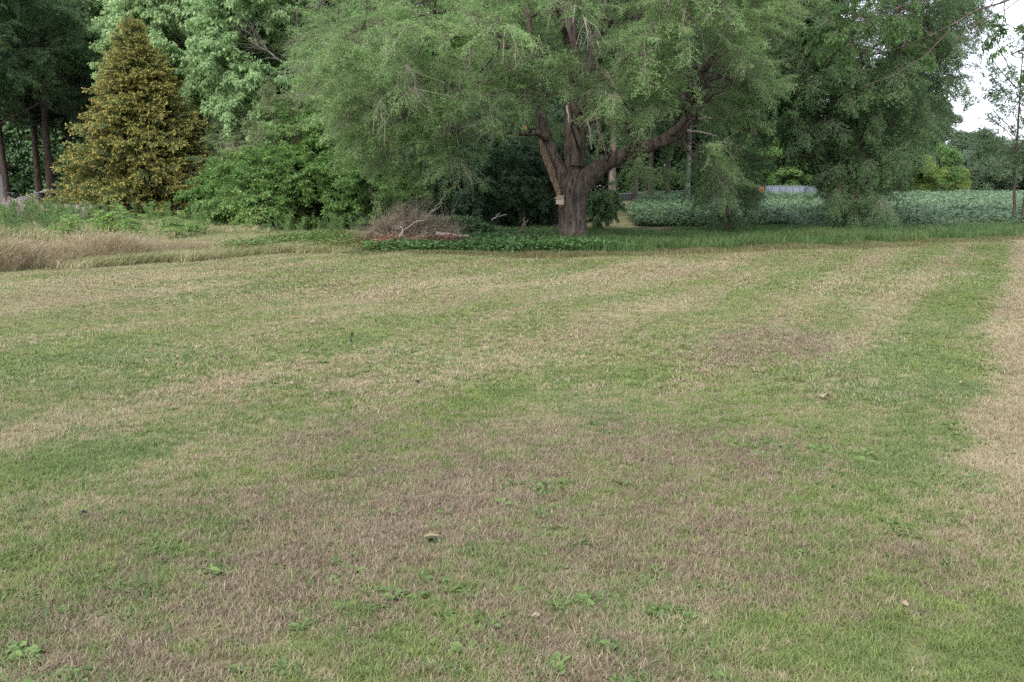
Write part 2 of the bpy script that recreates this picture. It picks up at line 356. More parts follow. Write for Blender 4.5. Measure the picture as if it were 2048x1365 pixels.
def lawn_green(b):
    p = b.pos(); uv = b.mapping(p, rot=(0, 0, LAWN_T))
    st = b.mapping(uv, scale=(1., .16, 0)); iso = b.mapping(p, scale=(1, 1, 0))
    g = b.math('MULTIPLY_ADD', b.noise(st, .6, 3, .55), 1.0, -.5)
    g = b.math('ADD', g, b.math('MULTIPLY_ADD', b.noise(iso, .9, 4, .65), .75, -.375))
    g = b.math('ADD', g, b.math('MULTIPLY_ADD', b.noise(iso, 6., 3, .7), 1.9, -.95))
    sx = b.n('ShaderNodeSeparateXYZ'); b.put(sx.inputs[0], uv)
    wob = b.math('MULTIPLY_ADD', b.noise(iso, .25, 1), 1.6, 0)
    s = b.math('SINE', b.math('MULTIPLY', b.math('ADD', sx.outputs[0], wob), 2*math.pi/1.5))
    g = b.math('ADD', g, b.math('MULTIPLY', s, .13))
    U0 = uv_lawn(G(1982, 800))[0]; u = b.math('ADD', sx.outputs[0], b.math('MULTIPLY_ADD', b.noise(iso, 1.2, 4), .9, -.45))     # dry strip along the right side, greener swath beside it
    far = b.rng(sx.outputs[1], 4.2, 6.)
    g = b.math('MULTIPLY_ADD', b.math('MULTIPLY', b.rng(u, U0-.3, U0+.3), far), -.5, g); g = b.math('MULTIPLY_ADD', b.math('MULTIPLY', b.math('MULTIPLY', b.rng(u, U0-1.3, U0-.9), b.rng(u, U0-.1, U0+.1, 1, 0)), far), .20, g)
    for px, py, ra, rl, am in SPOTS:
        q = G(px, py); u, v = uv_lawn(q)
        m = b.mapping(uv, loc=(-u/ra, -v/rl, 0), scale=(1/ra, 1/rl, 0)); gt = b.n('ShaderNodeTexGradient', gradient_type='QUADRATIC_SPHERE'); b.put(gt.inputs[0], m)
        g = b.math('MULTIPLY_ADD', gt.outputs['Fac'], am*.95, g)
    return g
def lawn_mat(name, blades):
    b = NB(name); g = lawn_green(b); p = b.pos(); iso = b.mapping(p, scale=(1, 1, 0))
    hue = b.noise(iso, .45, 3, .6); hue2 = b.noise(iso, 2.3, 2, .5)
    brn = None
    for px, py, ra, rl in [(450, 1090, 1.7, 1.2), (1000, 1050, 1.8, 1.5), (1350, 900, 1.8, 1.6), (760, 880, 1.3, 1.4), (1550, 690, 1.2, 2.5), (1700, 1150, 1., .9), (1000, 1300, 1.5, .6), (250, 1300, 1., .5)]:
        q = G(px, py); u, v = uv_lawn(q); gt = b.n('ShaderNodeTexGradient', gradient_type='QUADRATIC_SPHERE'); b.put(gt.inputs[0], b.mapping(b.mapping(p, rot=(0, 0, LAWN_T)), loc=(-u/ra, -v/rl, 0), scale=(1/ra, 1/rl, 0)))
        brn = gt.outputs['Fac'] if brn is None else b.math('ADD', brn, gt.outputs['Fac'])
    brn = b.math('MULTIPLY', b.rng(brn, .0, .38), b.rng(b.noise(iso, 3.1, 3, .6), .3, .6, .45, 1.))
    tan = b.mix(b.rng(hue, .38, .62), (.315, .268, .158), (.385, .342, .198)); tan = b.mix(brn, tan, (.16, .124, .082))
    green = b.mix(b.rng(hue2, .35, .65), (.155, .21, .058), (.205, .26, .074)); green = b.mix(b.rng(hue, .45, .68, 0, .55), green, (.162, .21, .10))
    if blades:
        fr = b.attr('fr'); f2 = b.math('FRACT', b.math('MULTIPLY', fr, 17.31)); f3 = b.math('FRACT', b.math('MULTIPLY', fr, 5.77))
        tan = b.mix(f2, b.mix(f3, tan, (.19, .13, .085)), b.mix(f3, tan, (.41, .35, .24)))
        green = b.mix(f2, b.mix(f3, green, (.078, .112, .038)), green)
        fac = b.rng(b.math('SUBTRACT', b.math('SUBTRACT', b.math('ADD', g, .53), b.math('MULTIPLY', brn, .27)), fr), -.26, .26)
        return b.leafy(b.mix(fac, tan, green), .30, .55, .25)
    c = b.mix(b.rng(g, -.6, .7), tan, green); n = b.noise(p, 70, 4, .7); n2 = b.noise(p, 14, 3, .6)
    c = b.mix(b.rng(n2, .35, .7), b.mix(.55, c, (.10, .075, .05)), c); c = b.mix(b.rng(n, .3, .62, .75, 0), c, (.075, .055, .04))
    return b.out(b.bsdf(c, .95, .05, b.bump(n, .8, .02)))
M = {}
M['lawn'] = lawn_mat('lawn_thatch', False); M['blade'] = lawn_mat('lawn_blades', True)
b = NB('rough_ground'); p = b.pos(); n = b.noise(p, .35, 4, .6); n2 = b.noise(p, 9, 4, .7)
c = b.mix(b.rng(n, .4, .62), (.055, .07, .03), (.12, .10, .055)); c = b.mix(b.rng(n2, .35, .7), (.05, .04, .028), c)
M['ground'] = b.out(b.bsdf(c, .95, .05, b.bump(n2, .6, .05)))
M['elm_bark'] = bark_mat('elm_bark', (.036, .028, .023), (.155, .125, .102), 13., .13, 1.)
M['dark_bark'] = bark_mat('dark_bark', (.035, .026, .022), (.12, .092, .078), 10., .25)
M['pine_bark'] = bark_mat('pine_bark', (.07, .055, .048), (.22, .17, .145), 9., .3)
M['grey_bark'] = bark_mat('grey_bark', (.12, .11, .095), (.34, .32, .28), 8., .5)
M['twig'] = plain('twig', (.13, .105, .08), .9, .1, var=.4)
M['dark_twig'] = plain('dark_twig', (.07, .055, .045), .9, .1, var=.3)
M['dead_twig'] = plain('dead_twig', (.25, .215, .175), .9, .1, var=.4)
M['brush_twig'] = plain('brush_twig', (.20, .15, .10), .9, .1, var=.4)
M['bleached'] = plain('bleached_wood', (.34, .30, .26), .8, .15, var=.3)
M['torn'] = bark_mat('torn_wood', (.12, .072, .048), (.27, .215, .155), 16., .12)
M['cut'] = plain('cut_wood', (.45, .25, .11), .8, .1)
M['elm_leaf'] = leaf_mat('elm_leaf', [(0, (.055, .10, .038)), (.35, (.088, .156, .052)), (.7, (.128, .21, .07)), (1, (.20, .28, .11))], .45, .4, patch=.45, gain=1.7)
M['elm2_leaf'] = leaf_mat('shade_elm_leaf', [(0, (.03, .06, .024)), (.4, (.05, .095, .036)), (.8, (.075, .13, .05)), (1, (.11, .16, .075))], .42, .4, patch=.4, gain=1.95)  # darker copy of the elm leaf; the underlit crown's shade is in its colour
M['maple_leaf'] = leaf_mat('pale_maple_leaf', [(0, (.10, .155, .065)), (.4, (.16, .235, .105)), (.75, (.22, .30, .145)), (1, (.31, .38, .20))], .48, .5, patch=.35, gain=1.85)
M['ash_leaf'] = leaf_mat('ash_leaf', [(0, (.022, .048, .02)), (.5, (.04, .08, .03)), (.93, (.065, .11, .04)), (1, (.32, .22, .04))], .35, .35, patch=.15, gain=2.0)
M['thicket_leaf'] = leaf_mat('thicket_leaf', [(0, (.04, .085, .022)), (.45, (.075, .14, .034)), (.8, (.11, .19, .05)), (1, (.19, .24, .08))], .42, .45, gain=1.7)
M['brown_leaf'] = leaf_mat('browning_leaf', [(0, (.06, .10, .03)), (.45, (.10, .15, .05)), (.8, (.15, .17, .075)), (.93, (.18, .12, .06)), (1, (.26, .10, .04))], .35, .4, gain=1.4)
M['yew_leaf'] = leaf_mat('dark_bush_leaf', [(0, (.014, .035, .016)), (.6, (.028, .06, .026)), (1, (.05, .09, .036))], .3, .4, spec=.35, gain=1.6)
M['pine_leaf'] = leaf_mat('pine_needle', [(0, (.018, .036, .02)), (.6, (.032, .058, .03)), (1, (.055, .085, .04))], .3, .4, gain=2.1)
M['wood_leaf'] = leaf_mat('woods_leaf', [(0, (.03, .06, .024)), (.5, (.05, .095, .035)), (1, (.09, .15, .055))], .35, .5, pscale=.12, gain=1.35)
M['cedar_leaf'] = leaf_mat('golden_cedar', [(0, (.045, .085, .03)), (.6, (.09, .135, .04)), (1, (.16, .18, .055))], .35, .4, tip=(.54, .90, [(0, (.28, .29, .075)), (.5, (.55, .44, .11)), (1, (.68, .57, .21))]), patch=.25)
M['far_leaf'] = leaf_mat('far_oak_leaf', [(0, (.04, .068, .035)), (.6, (.065, .098, .05)), (1, (.11, .15, .085))], .35, .5, pscale=.15, gain=1.5)
M['lime_leaf'] = leaf_mat('yellow_green_leaf', [(0, (.11, .18, .04)), (.6, (.18, .26, .06)), (1, (.27, .34, .09))], .4, .5)
M['mid_leaf'] = leaf_mat('fresh_green_leaf', [(0, (.06, .115, .035)), (.6, (.10, .175, .05)), (1, (.15, .23, .075))], .42, .5, gain=1.4)
M['over_leaf'] = leaf_mat('overhanging_leaf', [(0, (.04, .09, .028)), (.6, (.075, .15, .04)), (1, (.12, .21, .06))], .4, .4)
M['ivy_leaf'] = leaf_mat('ground_ivy', [(0, (.04, .085, .026)), (.5, (.07, .14, .042)), (1, (.12, .20, .065))], .3, .4, spec=.35)
M['verge_leaf'] = leaf_mat('verge_leaf', [(0, (.07, .13, .03)), (.55, (.12, .19, .05)), (.8, (.17, .18, .06)), (1, (.30, .12, .05))], .35, .4)
M['sumac_leaf'] = leaf_mat('sumac_leaf', [(0, (.075, .15, .035)), (.6, (.13, .225, .05)), (.92, (.19, .29, .075)), (1, (.30, .26, .06))], .45, 0., gain=1.6)
M['soy_leaf'] = leaf_mat('soy_leaf', [(0, (.07, .14, .07)), (.5, (.125, .205, .10)), (1, (.22, .31, .15))], .35, .4, spec=.45, rough=.4)
M['weed_leaf'] = leaf_mat('weed_leaf', [(0, (.065, .12, .03)), (.5, (.11, .18, .045)), (1, (.16, .24, .07))], .35, 0., spec=.3)
M['straw'] = leaf_mat('tall_straw', [(0, (.22, .165, .09)), (.5, (.34, .275, .165)), (.75, (.46, .39, .25)), (1, (.20, .23, .09))], .3, .4, pscale=.6, gain=.92)
M['pinkweed'] = leaf_mat('dry_pink_weed', [(0, (.20, .155, .13)), (.6, (.33, .27, .23)), (1, (.45, .39, .34))], .25, .4)
M['rough_blade'] = leaf_mat('rough_grass_blade', [(0, (.05, .10, .03)), (.55, (.09, .16, .05)), (.85, (.14, .21, .07)), (1, (.27, .22, .11))], .3, .45, pscale=.5)
M['verge_blade'] = leaf_mat('verge_blade', [(0, (.15, .18, .065)), (.4, (.22, .235, .10)), (.7, (.33, .30, .16)), (1, (.43, .37, .23))], .3, .45, pscale=.5)
M['fringe_blade'] = leaf_mat('fringe_blade', [(0, (.10, .13, .045)), (.4, (.15, .16, .065)), (.75, (.22, .17, .095)), (1, (.15, .19, .06))], .3, .5, pscale=.8)
M['rust_leaf'] = leaf_mat('rusty_litter', [(0, (.08, .042, .028)), (.5, (.16, .085, .055)), (.85, (.25, .15, .10)), (1, (.40, .32, .25))], .15, .3)
M['brush_leaf'] = leaf_mat('brush_pile_leaf', [(0, (.15, .13, .085)), (.5, (.25, .21, .14)), (.85, (.34, .29, .21)), (1, (.17, .20, .08))], .25, .4, gain=1.15)
M['black_metal'] = plain('black_metal', (.018, .018, .02), .5, .4)
M['grey_metal'] = plain('grey_metal', (.19, .195, .2), .5, .4, .3)
M['pale_slat'] = plain('pale_slats', (.19, .21, .26), .6, .3)
M['dark_scrim'] = plain('dark_scrim', (.035, .04, .042), .8, .2)
M['orange'] = plain('orange_paint', (.75, .15, .03), .5, .4)
M['red'] = plain('dark_red_paint', (.17, .012, .02), .4, .5)
M['white_wall'] = plain('white_wall', (.72, .70, .68), .7, .2)
M['grey_roof'] = plain('grey_roof', (.18, .17, .17), .8, .2)
M['glass'] = plain('dark_glass', (.03, .035, .04), .1, .6)
M['bird_wood'] = plain('weathered_board', (.50, .42, .32), .85, .15, var=.25, scale=14)
M['bird_roof'] = plain('mossy_board', (.30, .255, .165), .9, .1, var=.35, scale=14)
M['black'] = plain('hollow_shade', (.012, .010, .009), .9, .05)  # black that stands for the shade inside hollows
M['rust_wood2'] = plain('brown_bark_bit', (.20, .15, .10), .9, .1, var=.4, scale=60)
M['rust_wood'] = plain('rusty_wood', (.32, .15, .06), .9, .1)
M['soil'] = plain('bare_soil', (.13, .10, .085), .95, .05, var=.3, scale=4)

# prototype sets
C_elm = proto_set('elm_spray', 6, spray(1.1, .2, 13, .44, 21, (.048, .024), .3, .6, .04, 1.3, .0032, jitter=.03), [M['elm_leaf'], M['dead_twig']])
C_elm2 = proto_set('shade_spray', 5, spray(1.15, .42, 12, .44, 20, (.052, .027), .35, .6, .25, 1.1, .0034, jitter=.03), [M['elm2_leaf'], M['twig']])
C_maple = proto_set('maple_spray', 5, spray(1.1, .25, 10, .40, 12, (.12, .10), .75, .8, .2, 1.0, .006, jitter=.05), [M['maple_leaf'], M['twig']])
C_ash = proto_set('ash_spray', 5, spray(1.1, .25, 11, .45, 15, (.095, .036), .35, .6, .2, 1., .006, jitter=.03), [M['ash_leaf'], M['dark_twig']])
C_thick = proto_set('thicket_spray', 5, spray(.9, .2, 10, .34, 13, (.085, .055), .5, .6, .2, 1., .005, jitter=.03), [M['thicket_leaf'], M['twig']])
C_brown = proto_set('browning_spray', 4, spray(.9, .15, 10, .36, 12, (.065, .04), .5, .6, .1, 1., .0045, jitter=.03), [M['brown_leaf'], M['dead_twig']])
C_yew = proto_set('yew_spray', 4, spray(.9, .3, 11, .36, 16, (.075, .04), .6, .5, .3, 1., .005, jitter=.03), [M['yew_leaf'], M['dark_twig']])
C_pine = proto_set('pine_spray', 4, needles(), [M['pine_leaf'], M['dark_twig']])
C_wood = proto_set('woods_clump', 4, clump(210, 1., (.20, .14)), [M['wood_leaf'], M['dark_twig']])
C_cedar = proto_set('cedar_spray', 5, cedar, [M['cedar_leaf'], M['dark_twig']])
C_far = proto_set('far_clump', 4, clump(240, 1., (.20, .15), .75), [M['far_leaf'], M['dark_twig']])
C_lime = proto_set('lime_clump', 3, clump(170, .6, (.16, .10), .8), [M['lime_leaf'], M['twig']])
C_mid = proto_set('fresh_clump', 4, clump(170, .55, (.14, .09), .75), [M['mid_leaf'], M['twig']])
C_over = proto_set('overhang_spray', 4, spray(1., .3, 9, .36, 12, (.095, .055), .6, .7, .25, 1., .004, jitter=.03), [M['over_leaf'], M['twig']])
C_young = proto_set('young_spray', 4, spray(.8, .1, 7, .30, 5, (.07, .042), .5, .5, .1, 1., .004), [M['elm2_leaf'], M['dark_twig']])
C_dead = proto_set('bare_spray', 4, dead_spray, [M['dead_twig']])
C_brush = proto_set('brush_spray', 4, spray(.8, .15, 12, .34, 15, (.05, .022), .4, .4, .1, 1.1, .006, jitter=.03), [M['brush_leaf'], M['brush_twig']])

# ================================================================== GROUND AND LAWN
def grid_mesh(name, xs, ys, dz, mat, mask=None):
    X, Y = np.meshgrid(xs, ys); Z = gz(X, Y)+dz; nx = len(xs); V = np.stack([X, Y, Z], -1).reshape(-1, 3)
    i, j = np.meshgrid(np.arange(nx-1), np.arange(len(ys)-1)); a = (j*nx+i).ravel(); F = np.stack([a, a+1, a+1+nx, a+nx], -1)
    if mask is not None:
        ctr = V[F].mean(1); F = F[mask(ctr[:, 0], ctr[:, 1])]
    g = Geo(); g.add(V, F); o = bpy.data.objects.new(name, g.mesh(name, [mat], True)); return tag(link(o), kind='structure')
ax = np.unique(np.concatenate([np.linspace(-1500, -80, 12), np.linspace(-80, 80, 161), np.linspace(80, 1500, 12)]))
ay = np.unique(np.concatenate([np.linspace(-400, -10, 8), np.linspace(-10, 100, 111), np.linspace(100, 2200, 14)]))
grid_mesh('ground', ax, ay, -.03, M['ground'])
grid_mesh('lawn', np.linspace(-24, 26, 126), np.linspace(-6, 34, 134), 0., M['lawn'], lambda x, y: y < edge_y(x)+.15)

def turf(n, size, h, wd, lean=.5, tuft=10):
    """a square of short mown grass: curved blades of two segments in small tufts"""
    def fn(g, r):
        nt_ = n//tuft; c = np.repeat(r.uniform(-size/2, size/2, (nt_, 2)), tuft, 0)+r.normal(0, .012+wd, (nt_*tuft, 2)); m = len(c)
        P = np.concatenate([c, np.full((m, 1), -.004)], 1); a = r.uniform(0, 2*math.pi, m); hh = h*r.uniform(.45, 1.25, m); ln = np.abs(r.normal(lean, .35, m))
        D = np.stack([np.cos(a)*ln, np.sin(a)*ln, np.ones(m)], -1); D = unit(D); S = np.stack([-np.sin(a), np.cos(a), 0*a], -1)
        S = unit(S+r.normal(0, .5, (m, 3))*[1, 1, 0]); w_ = wd*r.uniform(.6, 1.3, m)[:, None]
        mid = P+D*hh[:, None]*.55; tip = P+D*hh[:, None]+np.stack([np.cos(a), np.sin(a), -.35*ln], -1)*hh[:, None]*.3*ln[:, None]
        V = np.stack([P-S*w_/2, P+S*w_/2, mid+S*w_*.42, mid-S*w_*.42, tip], 1); q = np.arange(m)[:, None]*5
        fr = np.repeat(r.random(nt_), tuft)*.55+r.random(m)*.45
        g.add(V.reshape(-1, 3), q+np.array([[0, 1, 2, 3]]), fr); s = Geo()
        g.F.append(g.F[-1][:, [3, 2]]); k = np.concatenate([g.F[-1], (np.arange(m)[:, None]*5+4)+(g.n-len(V)*5)], 1); g.F[-1] = k
        g.A.append(np.asarray(fr)); g.B.append(np.zeros(m)); g.M.append(np.zeros(m, int))
    return fn
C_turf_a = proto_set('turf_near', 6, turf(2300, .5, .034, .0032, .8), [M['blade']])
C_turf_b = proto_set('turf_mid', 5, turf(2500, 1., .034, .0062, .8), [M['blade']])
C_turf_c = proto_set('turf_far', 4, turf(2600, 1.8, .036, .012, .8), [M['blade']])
def turf_points(y0, y1, step, marg):
    P = []
    for y in np.arange(y0, y1, step):
        hw = .60*y+marg; xs = np.arange(-hw, hw, step); P.append(np.stack([xs+rng.uniform(-.5, .5, len(xs))*step*.6, np.full(len(xs), y)+rng.uniform(-.5, .5, len(xs))*step*.6], -1))
    P = np.concatenate(P); P = P[P[:, 1] < edge_y(P[:, 0])-step*.35]; return np.concatenate([P, gz(P[:, 0], P[:, 1])[:, None]], 1)
def turf_obj(name, coll, y0, y1, step, marg, label):
    P = turf_points(y0, y1, step, marg); n = len(P); s = rng.uniform(.9, 1.15, n)
    tag(scatter(name, P, np.stack([0*s, 0*s, rng.uniform(0, 6.283, n)], -1), np.stack([s, s, s*rng.uniform(.8, 1.15, n)], -1), coll), label, 'grass')
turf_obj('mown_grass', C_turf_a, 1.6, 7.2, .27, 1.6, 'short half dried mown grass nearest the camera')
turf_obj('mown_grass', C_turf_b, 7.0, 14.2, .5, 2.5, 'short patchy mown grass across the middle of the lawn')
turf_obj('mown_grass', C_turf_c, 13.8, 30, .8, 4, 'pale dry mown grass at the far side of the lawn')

# ---- taller grasses
def tuft_grass(n, size, h, wd, lean=.35, seeds=0., dirx=0., seedw=.012):
    def fn(g, r):
        c = r.uniform(-size/2, size/2, (n, 2)); P = np.concatenate([c, np.full((n, 1), -.03)], 1); a = r.uniform(0, 6.283, n); hh = h*r.uniform(.45, 1.15, n); ln = np.abs(r.normal(lean, lean*.6, n))
        H = np.stack([np.cos(a)*ln+dirx, np.sin(a)*ln, 0*a], -1); S = unit(np.stack([-np.sin(a), np.cos(a), 0*a], -1)+r.normal(0, .4, (n, 3)))*(wd*r.uniform(.6, 1.3, n))[:, None]/2
        Z = np.array([0, 0, 1.]); hh = hh[:, None]; p1 = P+Z*hh*.45+H*hh*.15; p2 = P+Z*hh*.8+H*hh*.5; p3 = P+Z*hh*.98+H*hh*1.0
        fr = r.random(n); V = np.stack([P-S, P+S, p1+S, p1-S, p2+S*.7, p2-S*.7, p3], 1).reshape(-1, 3); q = np.arange(n)[:, None]*7
        o = g.n; g.add(V, q+np.array([[0, 1, 2, 3]]), fr); g.n -= len(V); g.V.pop()
        g.add(V, np.concatenate([q+np.array([[3, 2, 4, 5]])]), fr); g.n -= len(V); g.V.pop(); g.add(V, q+np.array([[5, 4, 6]]), fr)
        k = int(n*seeds)
        if k: add_leaves(g, (p2+(p3-p2)*.3)[:k], (p3-p2)[:k]+np.array([.0, 0, .05]), rdir(k, r), .16*h/.7*r.uniform(.7, 1.3, k), seedw, .45+.4*r.random(k), 1., 0)
    return fn
C_straw = proto_set('straw_tuft', 5, tuft_grass(150, .8, .66, .008, .5, .4, .12), [M['straw']])
C_rough = proto_set('rough_tuft', 5, tuft_grass(170, .7, .34, .011, .5), [M['rough_blade']])
C_verge = proto_set('verge_tuft', 5, tuft_grass(190, .7, .20, .010, .7, 0, .25), [M['verge_blade']])
C_fringe = proto_set('fringe_tuft', 5, tuft_grass(220, .7, .11, .010, .6), [M['fringe_blade']])
C_pink = proto_set('dry_weed_tuft', 4, tuft_grass(150, .8, .85, .014, .35, .5, 0, .03), [M['pinkweed']])
def region(pts, n, jitter=0.):
    """n points inside a polygon of ground pixels"""
    Q = np.array([G(*p)[:2] for p in pts]) if len(pts[0]) == 2 and pts[0][1] > 100 else np.array(pts)
    out = []; lo, hi = Q.min(0), Q.max(0)
    while len(out) < n:
        p = lo+(hi-lo)*rng.random(2); x, y = p; ins = False; j = len(Q)-1
        for i in range(len(Q)):
            if (Q[i, 1] > y) != (Q[j, 1] > y) and x < (Q[j, 0]-Q[i, 0])*(y-Q[i, 1])/(Q[j, 1]-Q[i, 1])+Q[i, 0]: ins = not ins
            j = i
        if ins: out.append(p)
    P = np.array(out); return np.concatenate([P, gz(P[:, 0], P[:, 1])[:, None]], 1)
def spread(name, coll, P, label, cat, s0=.75, s1=1.25, parent=None, flat=1., tint=None):
    n = len(P); s = rng.uniform(s0, s1, n)
    return tag(scatter(name, P, np.stack([0*s, 0*s, rng.uniform(-.6, .6, n) if coll in (C_straw, C_verge) else rng.uniform(0, 6.283, n)], -1), np.stack([s, s, s*flat], -1), coll, parent, tint=tint), label, cat)
def edge_band(px0, px1, d0, d1, n):
    xs = np.interp(rng.uniform(px0, px1, n), [p[0] for p in EDGE_PX], EDGE[:, 0]); y = edge_y(xs)+rng.uniform(d0, d1, n); return np.stack([xs, y, gz(xs, y)], -1)
P = np.concatenate([edge_band(-500, 205, -.1, 3.6, 640), edge_band(190, 330, .8, 3.0, 50)])
tl_ = .72+.28*np.sin(P[:, 0]*1.3+P[:, 1]*.7)*np.sin(P[:, 1]*1.1-P[:, 0]*.4); keep = rng.random(len(P)) < .5+.6*(tl_-.44); P = P[keep]; n = len(P); s = tl_[keep]*rng.uniform(.6, 1.15, n)*np.interp(P[:, 1]-edge_y(P[:, 0]), [-.1, 1.3], [.28, 1])*np.interp(P[:, 0], [-9, -6.5, -5], [1, .85, .6])
tag(scatter('tall_grass', P, np.stack([0*s, 0*s, rng.uniform(-2., 2., n)], -1), np.stack([s*1.1, s*1.1, s], -1), C_straw), 'tall straw coloured grass gone to seed at the left edge of the lawn', 'grass')
P = np.concatenate([edge_band(150, 700, -.15, .9, 330), edge_band(230, 700, .4, 4.5, 420), edge_band(-600, 560, 3.4, 12, 1700)])
spread('verge_grass', C_verge, P, 'soft green and straw grass flopping along the left lawn edge', 'grass', .7, 1.3)
P = np.concatenate([edge_band(700, 2400, -.3, 1.5, 1100), edge_band(1150, 2300, 1., 2.4, 500)])
P = P[rng.random(len(P)) < .6]
spread('fringe_grass', C_fringe, P, 'short brownish grass fringe along the shaded far lawn edge', 'grass', .7, 1.4)
P = np.concatenate([edge_band(1140, 2500, .5, 9.5, 1700), edge_band(700, 1140, 4, 12, 260)])
spread('rough_grass', C_rough, P, 'dark green unmown grass right of the big trunk before the crop', 'grass', .45, 1.15)
P = np.concatenate([region([(-150, 455), (170, 455), (170, 430), (-150, 430)], 420), region([(260, 447), (500, 447), (500, 424), (260, 424)], 400)])
spread('dry_weeds', C_pink, P, 'pinkish grey dead weeds in front of the golden tree', 'weeds', .7, 1.15)
P = edge_band(1650, 1790, 1.6, 3.2, 60); spread('rusty_weeds', proto_set('rusty_tuft', 3, tuft_grass(60, .7, .42, .010, .45), [M['fringe_blade']]), P, 'rusty brown dying weeds in the grass before the crop', 'weeds', .5, 1.)

# ================================================================== CROP
def soy(g, r):
    P, D = [], []
    for k in range(6):
        a = r.uniform(0, 6.283); d = np.array([math.cos(a)*.3, math.sin(a)*.3, 1.]); e = d*r.uniform(.5, .72); add_tube(g, [[0, 0, 0], e*.6, e], [.008, .006, .004], 3, 1, False)
        for j in range(7):
            q = e*r.uniform(.35, 1.02)+r.normal(0, .07, 3)*[1.3, 1.3, .5]; th = r.uniform(0, 6.283)
            for m in (-1, 0, 1): P.append(q+np.array([math.cos(th+m), math.sin(th+m), 0])*.03); D.append([math.cos(th+m*1.1), math.sin(th+m*1.1), -.25])
    n = len(P); add_leaves(g, np.array(P), np.array(D)+r.normal(0, .15, (n, 3)), unit(np.array([0, 0, 1.])+r.normal(0, .42, (n, 3))), .12*r.uniform(.8, 1.25, n), .085*r.uniform(.8, 1.2, n), r.random(n), 0, 0, .08)
C_soy = proto_set('soy_plant', 5, soy, [M['soy_leaf'], M['mid_leaf']])
P = []
for Y, st in [(y, .34 if y < 52 else .5 if y < 75 else .75) for y in np.concatenate([np.arange(36, 52, .38), np.arange(52, 75, .6), np.arange(75, 120, .9)])]:
    x0 = np.interp(Y, [36, 40, 48, 60, 120], [6.0, 5.6, 6.4, 8.6, 18.]); x1 = .62*Y+10
    if Y < 39: x0 = max(x0, 6.0+(39-Y)*1.3)
    xs = np.arange(x0, x1, st)
    P.append(np.stack([xs+rng.normal(0, .07, len(xs)), Y+rng.normal(0, .06, len(xs)), gz(xs, Y)], -1))
P = np.concatenate(P); n = len(P); far = np.clip((P[:, 1]-50)/40, 0, 1); s = rng.uniform(.8, 1.2, n)*(1+.35*far)*(.45+.55*np.clip((P[:, 1]-36+.9*np.sin(P[:, 0]*1.9)+.6*np.sin(P[:, 0]*.7))/3.2, 0, 1))*(.93+.10*np.sin(P[:, 0]*.8+P[:, 1]*.5))
tag(scatter('soybean_crop', P, np.stack([0*s, 0*s, rng.uniform(0, 6.283, n)], -1), np.stack([s, s, s*rng.uniform(.9, 1.1, n)/(1+.35*far)*1.12], -1), C_soy), 'dense blue green soybean crop filling the field beyond the tree', 'crop')

# ================================================================== THE BIG ELM
Ytr = 27.
def trace(pts, Y0, Y1, wpx):
    Ys = np.linspace(Y0, Y1, len(pts)); P = np.array([W(px, py, y) for (px, py), y in zip(pts, Ys)]); r = np.array(wpx)*Ys/FPX/2
    k = len(pts); t = np.linspace(0, k-1, k*3); return np.stack([np.interp(t, range(k), P[:, q]) for q in range(3)], -1)+rng.normal(0, .012, (k*3, 3)), np.interp(t, range(k), r)
base = W(1147, 488, Ytr); base[2] = float(gz(base[0], Ytr))
elm = empty('elm_tree', base, 'huge old elm with thick forked trunk and long right limb above the lawn', 'tree')
# trunk: rings with flare, ridges
def barky(g, P, rad, sides=56, ridge=.05, flare=None):
    n = len(P); T = unit(np.gradient(P, axis=0)); A = unit(np.cross(T, [0, 1., 0])); B = np.cross(T, A); th = np.arange(sides)*2*math.pi/sides
    ph = rng.random(sides)*0; s = np.arange(n)[:, None]; k_ = rng.normal(0, 1, (n, sides)); k_ = sum(np.roll(k_, q, 0) for q in range(-3, 4))/2.6; rr = 1+ridge*(k_+.8*np.sin(th*3+1.1*np.sin(s*.13)+1)*.5+.35*rng.normal(0, 1, (n, sides)))
    if flare is not None: rr = rr*(1+flare[:, None]*(.5+.5*np.cos(th*5+.6))+.4*flare[:, None])
    V = P[:, None]+(rad[:, None]*rr)[..., None]*(A[:, None]*np.cos(th)[None, :, None]+B[:, None]*np.sin(th)[None, :, None])
    i = np.arange(n-1)[:, None]*sides; j = np.arange(sides)[None]; k = (j+1) % sides; g.add(V, np.stack([i+j, i+k, i+k+sides, i+j+sides], -1).reshape(-1, 4))
zt = np.linspace(0, 1, 44); tp = [(1147, 492), (1146, 430), (1147, 390), (1150, 360)]
tx = np.interp(zt, [0, .5, .8, 1], [1147, 1145, 1147, 1151]); ty = 492+(352-492)*zt; TP = np.array([W(a, b_, Ytr) for a, b_ in zip(tx, ty)]); TR = np.interp(zt, [0, .15, .5, .8, .93, 1], [27, 26.5, 26.5, 27, 25, 20])*Ytr/FPX
g = Geo(); barky(g, TP, TR, 60, .035, .28*np.exp(-zt*9)); part('trunk', g, M['elm_bark'], elm, True)
